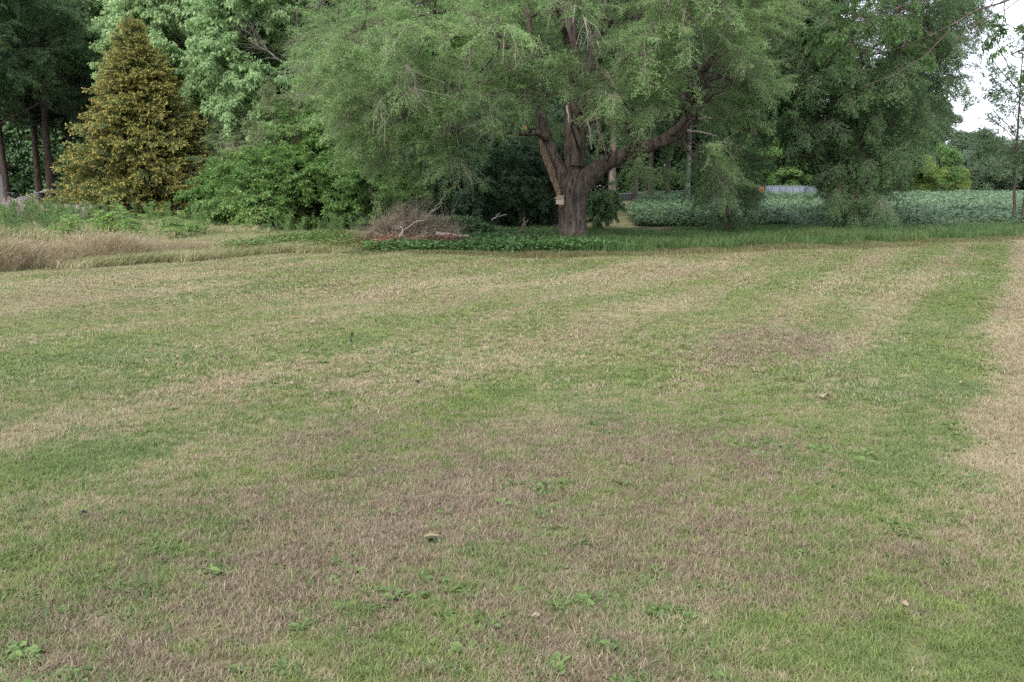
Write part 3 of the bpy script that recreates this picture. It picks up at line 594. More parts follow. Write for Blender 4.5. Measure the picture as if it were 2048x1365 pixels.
LIMBS = [
    ([(1150, 392), (1175, 355), (1215, 326), (1265, 301), (1320, 286), (1358, 264), (1383, 228), (1394, 190), (1412, 140), (1430, 90), (1452, 30), (1485, -60)], 27, 25.6, [46, 38, 30, 27, 25, 25, 22, 18, 16, 13, 11, 7]),
    ([(1140, 402), (1120, 352), (1103, 306), (1090, 274), (1079, 215), (1072, 150), (1060, 70), (1050, 0), (1045, -100)], 27, 27.6, [34, 31, 29, 25, 19, 16, 14, 12, 8]),
    ([(1150, 385), (1150, 320), (1146, 250), (1142, 150), (1140, 60), (1135, -20), (1128, -180)], 27.1, 28, [46, 38, 32, 28, 26, 24, 12]),
    ([(1153, 330), (1165, 220), (1185, 120), (1200, 50), (1215, 0), (1235, -80), (1250, -170)], 27, 26, [28, 22, 20, 18, 17, 13, 8]),
    ([(1082, 215), (1062, 160), (1022, 142), (970, 165), (925, 185), (860, 215), (780, 235)], 27.2, 24.5, [13, 12, 10, 9, 8, 6, 4]),
    ([(1170, 210), (1240, 125), (1310, 62), (1370, 10), (1450, -70)], 27.3, 30, [15, 13, 11, 9, 6]),
    ([(1074, 145), (1000, 70), (900, 20), (780, 40), (680, 110)], 27.4, 24, [12, 10, 8, 6, 4]),
    ([(1145, 170), (1130, 60), (1090, -60), (1010, -140)], 27.5, 22.5, [14, 12, 9, 5]),
    ([(1190, 90), (1250, 0), (1340, -70), (1420, -110)], 26.3, 22.5, [13, 11, 8, 5]),
    ([(1140, 60), (1060, -60), (950, -130), (820, -150)], 28, 29.5, [14, 11, 8, 5]),
]
skel = []
for pts, y0, y1, wp in LIMBS:
    P, r = trace(pts, y0, y1, wp); skel.append((P, r)); g = Geo()
    if wp[0] > 25:
        k = len(P); t = np.linspace(0, k-1, k*3); P3 = np.stack([np.interp(t, range(k), P[:, q]) for q in range(3)], -1)
        for _ in range(2): P3[1:-1] = (P3[:-2]+2*P3[1:-1]+P3[2:])/4
        barky(g, P3, np.interp(t, range(k), r), 26, .05)
    else: add_tube(g, P, r, 10)
    part('limb', g, M['elm_bark'], elm, True)
for pts, wp in (([(1093, 276), (1075, 267), (1045, 268), (1018, 265), (992, 271)], [15, 11, 9, 8, 8]), ([(1066, 267), (1058, 260), (1052, 255)], [8, 7, 7])):
    P, r = trace(pts, 27., 26.3, wp); g = Geo(); add_tube(g, P, r, 9); o = part('cut_branch', g, M['elm_bark'], elm, True)
    g = Geo(); d = unit(P[-1]-P[-3]); add_tube(g, [P[-1]-d*.02, P[-1]+d*.012], [r[-1]*1.02]*2, 10); q = part('cut_face', g, M['cut'], o); q.location = (0, 0, 0)
P, r = trace([(1080, 280), (1088, 308), (1102, 346), (1114, 378), (1122, 412)], 26.78, 26.72, [5, 13, 13, 11, 6]); g = Geo(); barky(g, P, r, 18, .12); part('torn_wood', g, M['torn'], elm, True)
for pts, wp in (([(1133, 212), (1136, 230), (1138, 246)], [5, 4, 2]), ([(1174, 238), (1180, 262), (1184, 300)], [3, 3, 2]), ([(1030, 139), (1012, 146), (994, 159)], [6, 5, 3]), ([(1380, 240), (1400, 236), (1421, 237)], [6, 5, 3]), ([(1376, 262), (1405, 265), (1434, 272)], [5, 4, 2]),
                 ([(1060, 75), (1064, 95), (1062, 112)], [4, 3, 2]), ([(1196, 85), (1200, 100), (1199, 112)], [4, 3, 2]), ([(1150, 10), (1148, 30), (1146, 45)], [4, 3, 2])):
    P, r = trace(pts, 26.0, 25.4, wp); g = Geo(); add_tube(g, P, r, 6); part('dead_twig', g, M['bleached'], elm, True)
# crown shell targets
def elm_targets(n):
    az = rng.uniform(-math.pi, math.pi, n); el = np.arcsin(rng.uniform(-.12, 1, n)); rho = rng.uniform(.45, 1, n)**.6
    Rx = np.where(np.cos(az) < 0, 8.3, 6.6); x = 1.9+Rx*np.cos(az)*np.cos(el)*rho; y = 27+np.where(np.sin(az) < 0, 6.4, 7.)*np.sin(az)*np.cos(el)*rho; z = 4.6+8.6*np.sin(el)*rho
    return np.stack([x, y, z], -1)
tg = elm_targets(330)
hem = []
for px, py, Y in [(640, 170, 24), (660, 230, 25), (700, 300, 25), (735, 330, 26), (780, 350, 25.5), (830, 370, 26), (880, 330, 24), (930, 300, 23.5), (980, 300, 24.5), (1020, 230, 22), (900, 220, 22), (800, 260, 23), (760, 190, 22), (700, 140, 22), (850, 130, 21), (950, 130, 21.5), 
                  (1190, 200, 23), (1230, 190, 22.5), (1270, 170, 22.5), (1320, 150, 22), (1200, 270, 24), (1240, 255, 23.5), (1290, 220, 23), (1350, 190, 23), (1170, 150, 22), (1110, 170, 23), (1140, 250, 24.5), (1100, 110, 22), (1400, 330, 26), (1440, 380, 26.5), (1450, 410, 27), (1420, 300, 25), (1470, 330, 27), (1480, 250, 26), (1380, 310, 27), (1340, 340, 29), (1300, 350, 30), (1500, 180, 26),
                  (1060, 60, 21), (980, 60, 21), (900, 50, 20.5), (820, 70, 21), (740, 60, 22), (680, 60, 23), (620, 100, 25), (1200, 60, 21), (1280, 80, 21.5), (1360, 70, 22), (1430, 180, 24), (1440, 120, 24)]:
    hem.append(W(px, py, Y)+rng.normal(0, .25, 3))
    hem.append(W(px+rng.normal(0, 22), py-abs(rng.normal(0, 22)), Y+rng.normal(0, .9)))
tg = np.concatenate([tg, np.array(hem)])
br = attach(skel, tg, .14); g = Geo()
for P, r in br: add_tube(g, P, r, 5, cap=False)
part('branches', g, M['elm_bark'], elm, True, 'stuff')
P, E, S = sprays_on(br, 10, .9, .16, .9, .36, np.array([1.9, 27, 5.]))
HEM = np.array([(560, 120), (600, 170), (640, 230), (700, 300), (760, 335), (830, 360), (900, 350), (950, 300), (1000, 235), (1060, 225), (1100, 235), (1130, 215), (1165, 265), (1200, 285), (1260, 255), (1330, 215), (1375, 170), (1395, 270), (1430, 385), (1480, 390), (1530, 300), (1600, 250)])
def hem_ok(P):
    q = P-np.array([0, 0, CAM_H]); zc = q@_f; px = CX+FPX*q[:, 0]/zc; py = CY-FPX*(q@_u)/zc
    ok = (py < np.interp(px, HEM[:, 0], HEM[:, 1])-14) | ((P[:, 1] > 28) & (py < 345))
    for L, wd in (([(1240, 305), (1320, 286), (1358, 264), (1383, 228), (1394, 190), (1406, 155)], 54), ([(1188, 130), (1200, 50), (1215, 0)], 24), ([(1100, 300), (1090, 274), (1079, 215), (1074, 150), (1060, 70), (1050, 0)], 18), ([(1150, 320), (1146, 240)], 42), ([(1075, 268), (990, 268)], 12)):
        L = np.array(L, float); d = np.full(len(px), 1e9)
        for a, b_ in zip(L[:-1], L[1:]):
            t = np.clip(((px-a[0])*(b_-a)[0]+(py-a[1])*(b_-a)[1])/((b_-a)@(b_-a)), 0, 1); d = np.minimum(d, np.hypot(px-a[0]-t*(b_-a)[0], py-a[1]-t*(b_-a)[1]))
        ok &= ~((d < wd) & (P[:, 1] < 27))
    return ok
keep = hem_ok(P)
scatter('crown', P[keep], E[keep], S[keep], C_elm, elm)
P, E, S = sprays_on(br, 2.2, .75, .6, .8, .3); keep = hem_ok(P); scatter('bare_twigs', P[keep], E[keep], S[keep], C_dead, elm)

# birdhouse on the trunk
bp = W(1120, 403, 26.44)
bh = empty('birdhouse', bp, 'weathered wooden birdhouse with slanted roof nailed to the big trunk', 'birdhouse', rz=-.55)
bh.scale = (.68, .68, .68)
def lpart(name, fn, m, parent=bh): g = Geo(); fn(g); return part(name, g, m, parent, local=True)
lpart('front_panel', lambda g: (add_box(g, (.035, -.12, 0), (.17, .02, .26))), M['bird_wood']); lpart('broken_panel', lambda g: add_box(g, (-.085, -.118, -.01), (.05, .018, .23), rz=.25), M['bird_wood'])
lpart('side_panel', lambda g: add_box(g, (.13, 0, 0), (.02, .22, .28)), M['bird_wood']); lpart('side_panel', lambda g: add_box(g, (-.13, 0, -.01), (.02, .22, .26)), M['bird_wood'])
lpart('back_panel', lambda g: add_box(g, (0, .12, -.02), (.20, .02, .42)), M['rust_wood']); lpart('floor', lambda g: add_box(g, (0, 0, -.125), (.23, .20, .02)), M['rust_wood'])
lpart('inside', lambda g: add_box(g, (-.01, -.02, 0), (.20, .14, .20)), M['black']); lpart('roof', lambda g: (add_box(g, (0, -.04, .175), (.34, .36, .03), rx=.32), add_box(g, (0.005, .0, .205), (.30, .22, .02), rx=.32)), M['bird_roof'])  # solid black block stands for the shade inside the box

# ================================================================== OTHER TREES
# second drooping elm at the right
x = (1668-CX)/FPX*34; base = np.array([x, 34., float(gz(x, 34))]); tr = trunk_line(base, 10, .2, .05); sk = [tr]+auto_limbs(tr, .2, .85, 9, 5.2, .7)
tg = np.concatenate([ell_targets(base+[-.1, 0, 7.3], (4.7, 4.6, 5.6), 300, .4), ell_targets(base+[-3.4, -1.5, 7.2], (2.6, 2.4, 2.6), 50, .3), np.array([W(px+rng.normal(0, 8), py, 31.5+rng.normal(0, .8)) for px, py in [(1690, 425), (1705, 405), (1675, 400), (1660, 380), (1720, 420), (1740, 395), (1640, 350), (1700, 370), (1730, 360), (1690, 340), (1780, 340), (1760, 380), (1790, 370), (1800, 300), (1615, 260), (1560, 230), (1530, 270), (1820, 260), (1660, 300), (1600, 310), (1740, 320), (1700, 440), (1660, 420), (1770, 410), (1750, 425), (1500, 330), (1545, 180)]*2])])
HEM2 = np.array([(1380, 250), (1480, 280), (1520, 268), (1560, 255), (1610, 275), (1640, 345), (1665, 410), (1690, 440), (1770, 440), (1800, 415), (1815, 360), (1830, 320), (1850, 250), (1880, 190), (1910, 90)])
def hem2(P):
    q = P-np.array([0, 0, CAM_H]); zc = q@_f; px = CX+FPX*q[:, 0]/zc; py = CY-FPX*(q@_u)/zc; return (py < np.interp(px, HEM2[:, 0], HEM2[:, 1])-10) & ((py < 335) | (rng.random(len(px)) < .42))
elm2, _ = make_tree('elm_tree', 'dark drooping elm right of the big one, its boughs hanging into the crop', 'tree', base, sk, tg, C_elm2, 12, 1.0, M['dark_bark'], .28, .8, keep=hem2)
P, E, S = sprays_on(_, .7, .8, .8, .6, .3); keep = hem2(P); scatter('bare_twigs', P[keep], E[keep], S[keep], C_dead, elm2)
# low elm bough region around px 1440
x = (1452-CX)/FPX*31; base = np.array([x, 31., float(gz(x, 31))]); tr = trunk_line(base, 3.2, .06, .02); tg = ell_targets(base+[0, 0, 1.9], (1.0, 1., 1.4), 26, .3)
make_tree('sapling', 'shaggy young elm growing at the edge of the crop under the big limb', 'sapling', base, [tr], tg, C_elm2, 9, .75, M['dark_bark'], .5)
# golden cedar
def conifer(name, label, cat, base, H, rad, coll, n, scale, bark, z0=.0, power=.85, droop=.25, r0=.16, dens=1., group=None, lo=.3, ragged=.28):
    root = empty(name, base, label, cat, group); tr = trunk_line(base, H*.97, r0, .02, wob=.01); g = Geo(); add_tube(g, tr[0], tr[1], 10); part('trunk', g, bark, root, True)
    P, D, Z, br = [], [], [], []
    for k in range(n):
        t = z0+(1-z0)*(k+rng.random())/n; t = 1-(1-t)**1.0; h = H*t; rr = rad*(1-t)**power*rng.uniform(1-ragged, 1.14)+.12; th = 2.399*k+rng.normal(0, .8)
        d = np.array([math.cos(th), math.sin(th), 0]); a = np.asarray(base)+[0, 0, h*.93]; b_ = np.asarray(base)+d*rr+[0, 0, h+rr*.02-droop*rr*.3]; Q = bez(a, b_, .05, 5); br.append((Q, np.linspace(.01+.012*rr, .005, 5)))
        m = max(2, int(dens*(2.2*rr+1.4))); u = lo+(1-lo)*rng.random(m)**.75; side = np.cross(d, [0, 0, 1.])
        for q in u:
            p = np.array([np.interp(q*4, range(5), Q[:, c]) for c in range(3)])+side*rng.normal(0, .10+.12*rr*q)+np.array([0, 0, rng.normal(0, .08)]); P.append(p); D.append(d+side*rng.normal(0, .45)+np.array([0, 0, rng.normal(.12, .28)+.7*t**4])); Z.append(.4+.6*min(1, 3.2*(1-t)))
    g = Geo()
    for Q, r in br: add_tube(g, Q, r, 4, cap=False)
    part('branches', g, bark, root, True, 'stuff'); P = np.array(P); scatter('crown', P, euler_of(np.array(D), rng.normal(0, .5, len(P))), scale*np.array(Z)*rng.uniform(.7, 1.25, len(P)), coll, root); return root
Yc = 45.; x = (274-CX)/FPX*43.6; zb = float(gz(x, Yc)); Hc = W(265, 34, Yc)[2]-zb-.05
conifer('cedar_tree', 'golden tipped conical cedar standing behind the dry weeds at left', 'tree', np.array([x, Yc, zb]), Hc, 4.7, C_cedar, 520, 1.0, M['dark_bark'], .01, 1.14, .45, .2, 1.8, ragged=.6)
# pines at the far left
pines = [(14, 58, 17, .22, 'leaning dark pine at the left edge behind the trailer frame'), (80, 60, 18, .22, 'dark pine, thinner of two close trunks behind the trailer'), (101, 57, 18.5, .26, 'dark pine, thicker of two close trunks behind the trailer'), (148, 63, 17, .21, 'dark pine just left of the golden cedar'),
         (-60, 64, 19, .24, 'dark pine beyond the left edge of the view'), (215, 68, 19, .22, 'dark pine rising behind the golden cedar'), (-120, 72, 19, .22, 'dark pine deep in the shade beyond the left edge of the view'), (190, 76, 20, .22, 'farthest dark pine in the shade left of the golden cedar')]
for px, Y, H, r0, lab in pines:
    x = W(px, 380, Y)[0]; base = np.array([x, Y, float(gz(x, Y))]); root = empty('pine_tree', base, lab, 'tree', 'dark pines at the far left'); tr = trunk_line(base, H, r0, .05, lean=(rng.normal(0, .012)-(.02 if px == 14 else 0), 0), wob=.05)
    g = Geo(); add_tube(g, tr[0], tr[1], 12); part('trunk', g, M['dark_bark'], root, True); P, D = [], []; g = Geo()
    for k in range(46):
        t = .33+.67*(k+rng.random())/46; a = np.array([np.interp(t*8, range(9), tr[0][:, q]) for q in range(3)]); th = rng.uniform(0, 6.283); L = 3.6*(1.12-t)*rng.uniform(.6, 1.1)+.4
        b_ = a+np.array([math.cos(th)*L, math.sin(th)*L, L*rng.uniform(-.1, .3)]); Q = bez(a, b_, -.03, 5); add_tube(g, Q, np.linspace(.03, .008, 5), 4, cap=False)
        for q in rng.uniform(.35, 1, int(6+L*3)): P.append(np.array([np.interp(q*4, range(5), Q[:, c]) for c in range(3)])+rng.normal(0, .2, 3)); D.append(b_-a+rng.normal(0, L*.6, 3))
    part('branches', g, M['dark_bark'], root, True, 'stuff'); P = np.array(P); scatter('crown', P, euler_of(np.array(D), rng.normal(0, .5, len(P))), 1.15*rng.uniform(.7, 1.25, len(P)), C_pine, root)
# ash over the top left
broadleaf('ash_tree', 'dark leaved ash with a few yellowing leaves filling the top left corner', 'tree', -70, 51, 15.5, 12.5, C_ash, .38, 150, 12, 1.1, M['dark_bark'], .22, droop=.35)
# pale maples
broadleaf('maple_tree', 'pale green maple rising right of the golden cedar', 'tree', 430, 54, 16.5, 11.5, C_maple, .10, 200, 13, 1.25, M['grey_bark'], droop=.4, tint=.72)
broadleaf('maple_tree', 'lighter maple behind the tip of the golden cedar', 'tree', 285, 62, 18, 9, C_maple, .25, 110, 10, 1.35, M['grey_bark'], droop=.4, tint=.6)
broadleaf('maple_tree', 'mid green maple behind the left side of the big crown', 'tree', 600, 46, 14.5, 9.5, C_maple, .12, 150, 11, 1.15, M['grey_bark'], droop=.4, tint=.35)
broadleaf('maple_tree', 'leafy maple seen through the middle of the big crown', 'tree', 830, 50, 15, 11, C_thick, .15, 130, 11, 1.6, M['grey_bark'], droop=.4, tint=.4)
broadleaf('maple_tree', 'leafy maple behind the fork of the big trunk', 'tree', 1040, 56, 16, 10, C_thick, .2, 110, 11, 1.7, M['grey_bark'], droop=.4, tint=.35)
# thicket
TH = [('shrub', 'leafy shrub nearest the golden cedar, its base in the dry weeds', 470, 39, 2.6, 3.2, C_thick, .55), ('shrub', 'grey twigged browning tree in the middle of the thicket', 575, 37.5, 5.8, 3.4, C_brown, .5), ('shrub', 'big bright shrub under the browning tree', 550, 35, 3.0, 3.4, C_thick, .55),
      ('shrub', 'tall leafy shrub hung with vines beside the brush pile', 640, 35.5, 3.4, 3.0, C_thick, .4), ('shrub', 'dense green shrub behind the brush pile', 745, 34, 3.1, 3.6, C_thick, .35), ('shrub', 'upright shrub between the browning tree and the maples', 660, 39.5, 6.2, 4.2, C_thick, .45), ('shrub', 'green shrub behind the left drooping boughs of the elm', 800, 38, 5.4, 4.2, C_thick, .3), ('shrub', 'loose shrub at the foot of the maple right of the cedar', 500, 43, 5.2, 4.0, C_brown, .3),
      ('shrub', 'tall loose shrub reaching up left of the drooping elm boughs', 610, 36.5, 4.8, 2.4, C_thick, .55), ('shrub', 'tall loose shrub under the left elm boughs', 715, 36, 4.6, 2.2, C_thick, .5), ('shrub', 'low pale green shrub at the front of the thicket', 500, 34, 1.7, 2.2, C_thick, .7),
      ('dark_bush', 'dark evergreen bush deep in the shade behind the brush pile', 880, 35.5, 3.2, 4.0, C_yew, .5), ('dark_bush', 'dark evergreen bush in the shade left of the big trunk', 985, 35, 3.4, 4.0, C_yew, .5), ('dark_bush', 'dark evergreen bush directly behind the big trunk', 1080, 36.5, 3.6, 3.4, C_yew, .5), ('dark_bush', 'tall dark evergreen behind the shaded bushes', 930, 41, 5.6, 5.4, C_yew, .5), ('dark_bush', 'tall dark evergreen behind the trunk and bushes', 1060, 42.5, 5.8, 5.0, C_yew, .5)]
for nm, lab, px, Y, H, wd, coll, ti in TH:
    broadleaf(nm, lab, 'bush' if nm == 'dark_bush' else 'shrub', px, Y, H, wd, coll, .02, int(26+5*H*wd/3), 9, .95, M['dark_bark'], .05+.008*H, droop=.3, limbs=8, inner=.45, tint=ti, group='shrubs of the thicket' if nm == 'shrub' else 'dark bushes under the elm')
# sapling right of the trunk with big drooping leaves
x = (1198-CX)/FPX*31; base = np.array([x, 31., float(gz(x, 31))]); tr = trunk_line(base, 2.1, .035, .012, flare=0); tg = ell_targets(base+[0, 0, 1.15], (.62, .5, .75), 34, .3)
make_tree('sapling', 'small drooping sapling with large dark leaves just right of the trunk', 'sapling', base, [tr], tg, proto_set('sapling_spray', 3, spray(.7, .5, 7, .3, 9, (.13, .06), 1., .5, .5, 1., .004), [M['elm2_leaf'], M['dark_twig']]), 5, .55, M['dark_bark'], .8)
# pines right of the trunk
for px, Y, H, r0, bk, lab in [(1224, 50, 16, .235, 'pine_bark', 'straight pinkish pine trunk nearest the right of the elm'), (1269, 60, 17, .22, 'pine_bark', 'second straight pine trunk right of the elm'), (1300, 72, 17, .2, 'dark_bark', 'slim dark pine between the second pine and the pale trunk'), (1374, 58, 15, .19, 'grey_bark', 'pale mottled trunk standing behind the crop under the right limb'), (1335, 78, 17, .2, 'dark_bark', 'far slim pine just left of the pale mottled trunk')]:
    x = W(px, 400, Y)[0]; base = np.array([x, Y, float(gz(x, Y))]); tr = trunk_line(base, H*.95, r0, .06, wob=.03); sk = [tr]+auto_limbs(tr, .32, .95, 8, 4.2, .2)
    tg = ell_targets(base+[0, 0, H*.66], (3.6, 3.4, H*.36), 90, .3); make_tree('pine_tree', lab, 'tree', base, sk, tg, C_pine if bk != 'grey_bark' else C_elm2, 10, 1.5, M[bk], .3, group='tall trunks right of the elm')
# trees behind the fence and crop
for px, Y, H, wd, coll, nm, lab, sc in [(1568, 88, 6.0, 5.0, C_mid, 'shrub', 'bright green rounded shrub tree above the pale fence', 1.), (1480, 89, 8., 6.2, C_mid, 'shrub', 'green shrub tree above the dark screened fence', 1.1), (1660, 91, 9., 7., C_wood, 'broadleaf_tree', 'dark tree behind the right end of the pale fence', .8), (1730, 93, 11, 9, C_wood, 'broadleaf_tree', 'dark tree behind the hanging boughs at the field edge', .9), (1400, 91, 11, 8, C_wood, 'broadleaf_tree', 'dark tree behind the pale mottled trunk', .9),
                                  (1240, 92, 10, 8, C_wood, 'broadleaf_tree', 'dark tree behind the two straight pines', .9), (1790, 92, 12, 7, C_wood, 'broadleaf_tree', 'dark tree at the right end of the wood', .9), (1130, 90, 13, 10, C_wood, 'broadleaf_tree', 'dark tree far behind the big trunk', .9)]:
    broadleaf(nm, lab, 'shrub' if nm == 'shrub' else 'tree', px, Y, H, wd, coll, .06, 60 if nm == 'shrub' else 80, 6, sc, M['dark_bark'], droop=.1, group='trees behind the fence')
FT = [(1832, 100, 4.8, 5.6, C_lime, 1., 'yellow green bushy tree at the far edge of the crop', .02), (1852, 118, 7.2, 8., C_mid, 1.5, 'soft green rounded tree behind the yellow green bush', .04), (1850, 125, 15., 8.2, C_far, .95, 'tall dark tree rising above the far field edge', .42), (1898, 150, 8.0, 8.5, C_far, 1., 'dark round tree in the middle of the far field edge', .03), (1914, 135, 4.2, 3.2, C_lime, .9, 'small yellow green tree at the far field edge', .02),
      (1950, 185, 12.6, 13, C_far, 1.5, 'broad hazy oak behind the far field, nearest the gap in the trees', .05), (2000, 190, 10.5, 12, C_far, 1.5, 'hazy oak behind the slim young tree', .05), (2050, 195, 11, 14, C_far, 1.5, 'hazy oak at the right edge of the view', .05), (1975, 160, 6.0, 9, C_far, 1.1, 'lower dark tree in front of the hazy oaks', .03), (1800, 112, 11.5, 8, C_far, 1.1, 'dark tree at the left of the far field edge', .04), (2130, 180, 11, 14, C_far, 1.5, 'hazy oak beyond the right edge of the view', .05)]
for px, Y, H, wd, coll, sc, lab, hem_ in FT:
    broadleaf('oak_tree' if 'oak' in lab else 'broadleaf_tree', lab, 'tree', px, Y, H, wd, coll, hem_, int(40+wd*5), 6, sc, M['dark_bark'], droop=.05, inner=.45, group='trees beyond the far field')
# far woods as one mass
def wood_points(n, x0, x1, y0, y1, hmax):
    P = []
    while len(P) < n:
        x = rng.uniform(x0, x1); y = rng.uniform(y0, y1); h = hmax*(.80+.13*math.sin(x*.31)+.09*math.sin(x*.83+1)); z = rng.uniform(.3, h)
        P.append((x, y, z+float(gz(x, y))))
    return np.array(P)
P = np.concatenate([wood_points(4200, -72, 34, 92, 108, 27)]); n = len(P)
tag(scatter('woods', P, np.stack([0*P[:, 0], 0*P[:, 0], rng.uniform(0, 6.283, n)], -1), rng.uniform(1.3, 2.3, n), C_wood), 'dark wood closing the view behind all the garden trees', 'woods')
P = wood_points(900, 60, 330, 250, 275, 13); n = len(P); P[:, 2] = P[:, 2]*np.clip(1.15-.0*P[:, 0], .5, 1.2)
tag(scatter('far_woods', P, np.stack([0*P[:, 0], 0*P[:, 0], rng.uniform(0, 6.283, n)], -1), rng.uniform(1.8, 3.6, n), C_far), 'bluish wooded skyline far beyond the field', 'woods')
# young sparse tree at the right
for px, Y, H, lean, nt_, lab in [(2029, 37, 7.6, -.035, 60, 'slim sparse young tree before the crop near the right edge'), (2049, 36.5, 6.4, -.02, 40, 'second slim young tree cut by the right edge of the view')]:
    x = W(px, 430, Y)[0]; base = np.array([x, Y, float(gz(x, Y))]); tr = trunk_line(base, H, .07, .012, lean=(lean, 0), wob=.05, flare=.2); sk = [tr]+auto_limbs(tr, .28, .9, 11, 2.1, 1.4, .26)
    tg = np.concatenate([ell_targets(base+[-.3, 0, H*.62], (1.6, 1.5, H*.38), nt_, .3)]); make_tree('young_tree', lab, 'tree', base, sk, tg, C_young, 5, .85, M['dark_bark'], .1, arch=.1, group='slim young trees at the right', lo=.5)
# overhanging maple: trunk outside the view, boughs reaching in at the top right
base = np.array([11.6, 16.5, float(gz(11.6, 16.5))]); tr = trunk_line(base, 9, .26, .08)
lims = []
for pts, y0, y1, wp in [([(2300, 60), (2120, -40), (1960, 20), (1850, 75), (1760, 110)], 16.3, 15.5, [6, 5, 3.5, 2.5, 2]), ([(2300, 40), (2060, -60), (1900, -20), (1780, 20), (1690, 60)], 16.3, 15, [6, 5, 3.5, 2.2, 2]), ([(2300, 120), (2180, 60), (2080, 90), (2020, 110)], 16.3, 14.5, [8, 6, 4, 3]),
                        ([(2300, 20), (2160, -120), (2010, -110), (1900, -70)], 16.4, 17, [6, 5, 3.5, 2.2])]:
    lims.append(trace(pts, y0, y1, wp))
tg = np.array([W(px+rng.normal(0, 10), py+rng.normal(0, 8), Y) for px, py, Y in [(1680, 60, 15), (1720, 35, 15), (1700, 80, 15), (1790, 20, 15.2), (1850, 20, 15.3), (1770, 5, 15), (1700, 10, 15), (1860, 90, 15.6), (1840, -10, 15.4), (1650, 45, 14.9), (1690, 60, 15), (1740, 30, 15), (2045, 60, 14.6), (2050, 110, 14.6), (2020, 55, 14.6), (2060, 140, 14.6), (2070, 90, 14.6), (2090, 120, 14.8), (2130, 60, 15)]]+[np.array([11.6+rng.normal(0, 2.2), 16.5+rng.normal(0, 2.2), rng.uniform(5.5, 10)]) for _ in range(60)])
over, brs = make_tree('maple_tree', 'maple standing outside the view with boughs reaching in at the top right', 'tree', base, [tr]+lims, tg, C_over, 4, .5, M['dark_bark'], .3, .7, arch=.06, lo=.5)
g = Geo()
for pts in ([(2060, -40), (1990, 10), (1960, 60), (1925, 110)], [(1995, -20), (1975, 30), (1935, 60), (1918, 80)], [(2060, -10), (2000, 25), (1950, 50)], [(2010, 0), (2005, 60), (1998, 90)], [(1950, 45), (1938, 70), (1936, 85)], [(1900, 60), (1850, 110), (1790, 150), (1720, 175)]):
    P, r = trace(pts, 15, 14.4, np.linspace(2.6, 1., len(pts))); add_tube(g, P, r, 5, cap=False)
part('bare_twigs', g, M['dark_twig'], over, True)

# ================================================================== VERGE PLANTS
def sumac(g, r):
    for k in range(5):
        a = r.uniform(0, 6.283); d = np.array([math.cos(a)*.35, math.sin(a)*.35, 1.]); e = d*r.uniform(.5, .95); add_tube(g, [[0, 0, 0], e*.5+r.normal(0, .02, 3), e], [.012, .009, .006], 4, 1, False)
        for j in range(8):
            th = r.uniform(0, 6.283); b_ = e*r.uniform(.45, 1.); u = np.array([math.cos(th), math.sin(th), .35]); L = r.uniform(.28, .48); s = np.linspace(.15, 1, 8)[:, None]
            c = b_+u*L*s+np.array([0, 0, -.5])*L*s*s; add_tube(g, np.concatenate([b_[None], c]), .003, 3, 1, False); sd = np.cross(u, [0, 0, 1.])
            for q in (-1, 1): add_leaves(g, c, u*.35+q*sd+np.array([0, 0, -.35])+r.normal(0, .12, c.shape), np.tile([0, 0, 1.], (8, 1))+r.normal(0, .2, c.shape), .12*r.uniform(.8, 1.2, 8), .042, r.random(8), 0, 0, .1)
MB_sumac = [M['sumac_leaf'], M['twig']]
def plant(name, label, cat, px, py, Y, h, fn, mats, group, seed, wide=1.):
    p = W(px, py, Y); p[2] = float(gz(p[0], Y)); root = empty(name, p, label, cat, group, rz=seed*1.7); g = Geo(); r = np.random.default_rng(seed); fn(g, r)
    lv, st = Geo(), Geo()
    for V, F, A, B, m in zip(g.V, g.F, g.A, g.B, g.M):
        pass
    me = g.mesh('foliage', mats); o = bpy.data.objects.new('foliage', me); link(o, root); o.scale = (h*wide, h*wide, h); return root
SP = [(232, 455, 26.5, 1.45, 'sumac', 'tall sumac sprout with long drooping leaflets before the golden cedar', .62), (265, 460, 25.8, 1.15, 'sumac', 'bushy sumac sprout beside the tallest one', .8), (205, 458, 26.2, 1.1, 'sumac', 'smaller sumac sprout left of the tallest one', .7), (350, 462, 26.5, 1.15, 'sumac', 'sumac sprout before the right half of the golden cedar', .9), (385, 455, 28.0, .95, 'sumac', 'low sumac sprout right of the others', .85), (130, 460, 26.5, 1.1, 'sumac', 'broad sumac sprout near the trailer', .9)]
for i, (px, py, Y, h, nm, lab, wd) in enumerate(SP): plant('sumac', lab, 'plant', px, py, Y, h, sumac, MB_sumac, 'sumac sprouts in the tall grass', 40+i, wd)
C_golden = proto_set('weed_stem', 4, spray(1., .05, 14, .16, 9, (.09, .03), .4, .4, .1, 1.2, .006), [M['mid_leaf'], M['twig']])
P = region([(-200, 480), (520, 480), (520, 450), (-200, 450)], 420); spread('verge_grass', C_verge, P, 'rough green and straw grass between the seeding grass and the golden tree', 'grass', 1.2, 2.4)
P = np.concatenate([region([(-200, 482), (460, 482), (460, 450), (-200, 450)], 150), region([(20, 470), (115, 470), (115, 445), (20, 445)], 34), region([(-150, 480), (190, 480), (190, 455), (-150, 455)], 40), region([(90, 470), (200, 468), (200, 450), (90, 450)], 24)])
n = len(P); tag(scatter('green_weeds', P, euler_of(np.stack([rng.normal(0, .2, n), rng.normal(0, .2, n), np.ones(n)], -1), rng.uniform(0, 6, n)), rng.uniform(.6, 1.25, n), C_golden), 'bright green upright weeds standing in the tall grass at left', 'weeds')
P = region([(440, 478), (720, 480), (700, 440), (440, 440)], 200); n = len(P); tag(scatter('green_weeds', P, euler_of(np.stack([rng.normal(0, .35, n), rng.normal(0, .35, n), np.ones(n)], -1), rng.uniform(0, 6, n)), rng.uniform(.45, .95, n), C_golden), 'green weeds at the foot of the thicket', 'weeds')
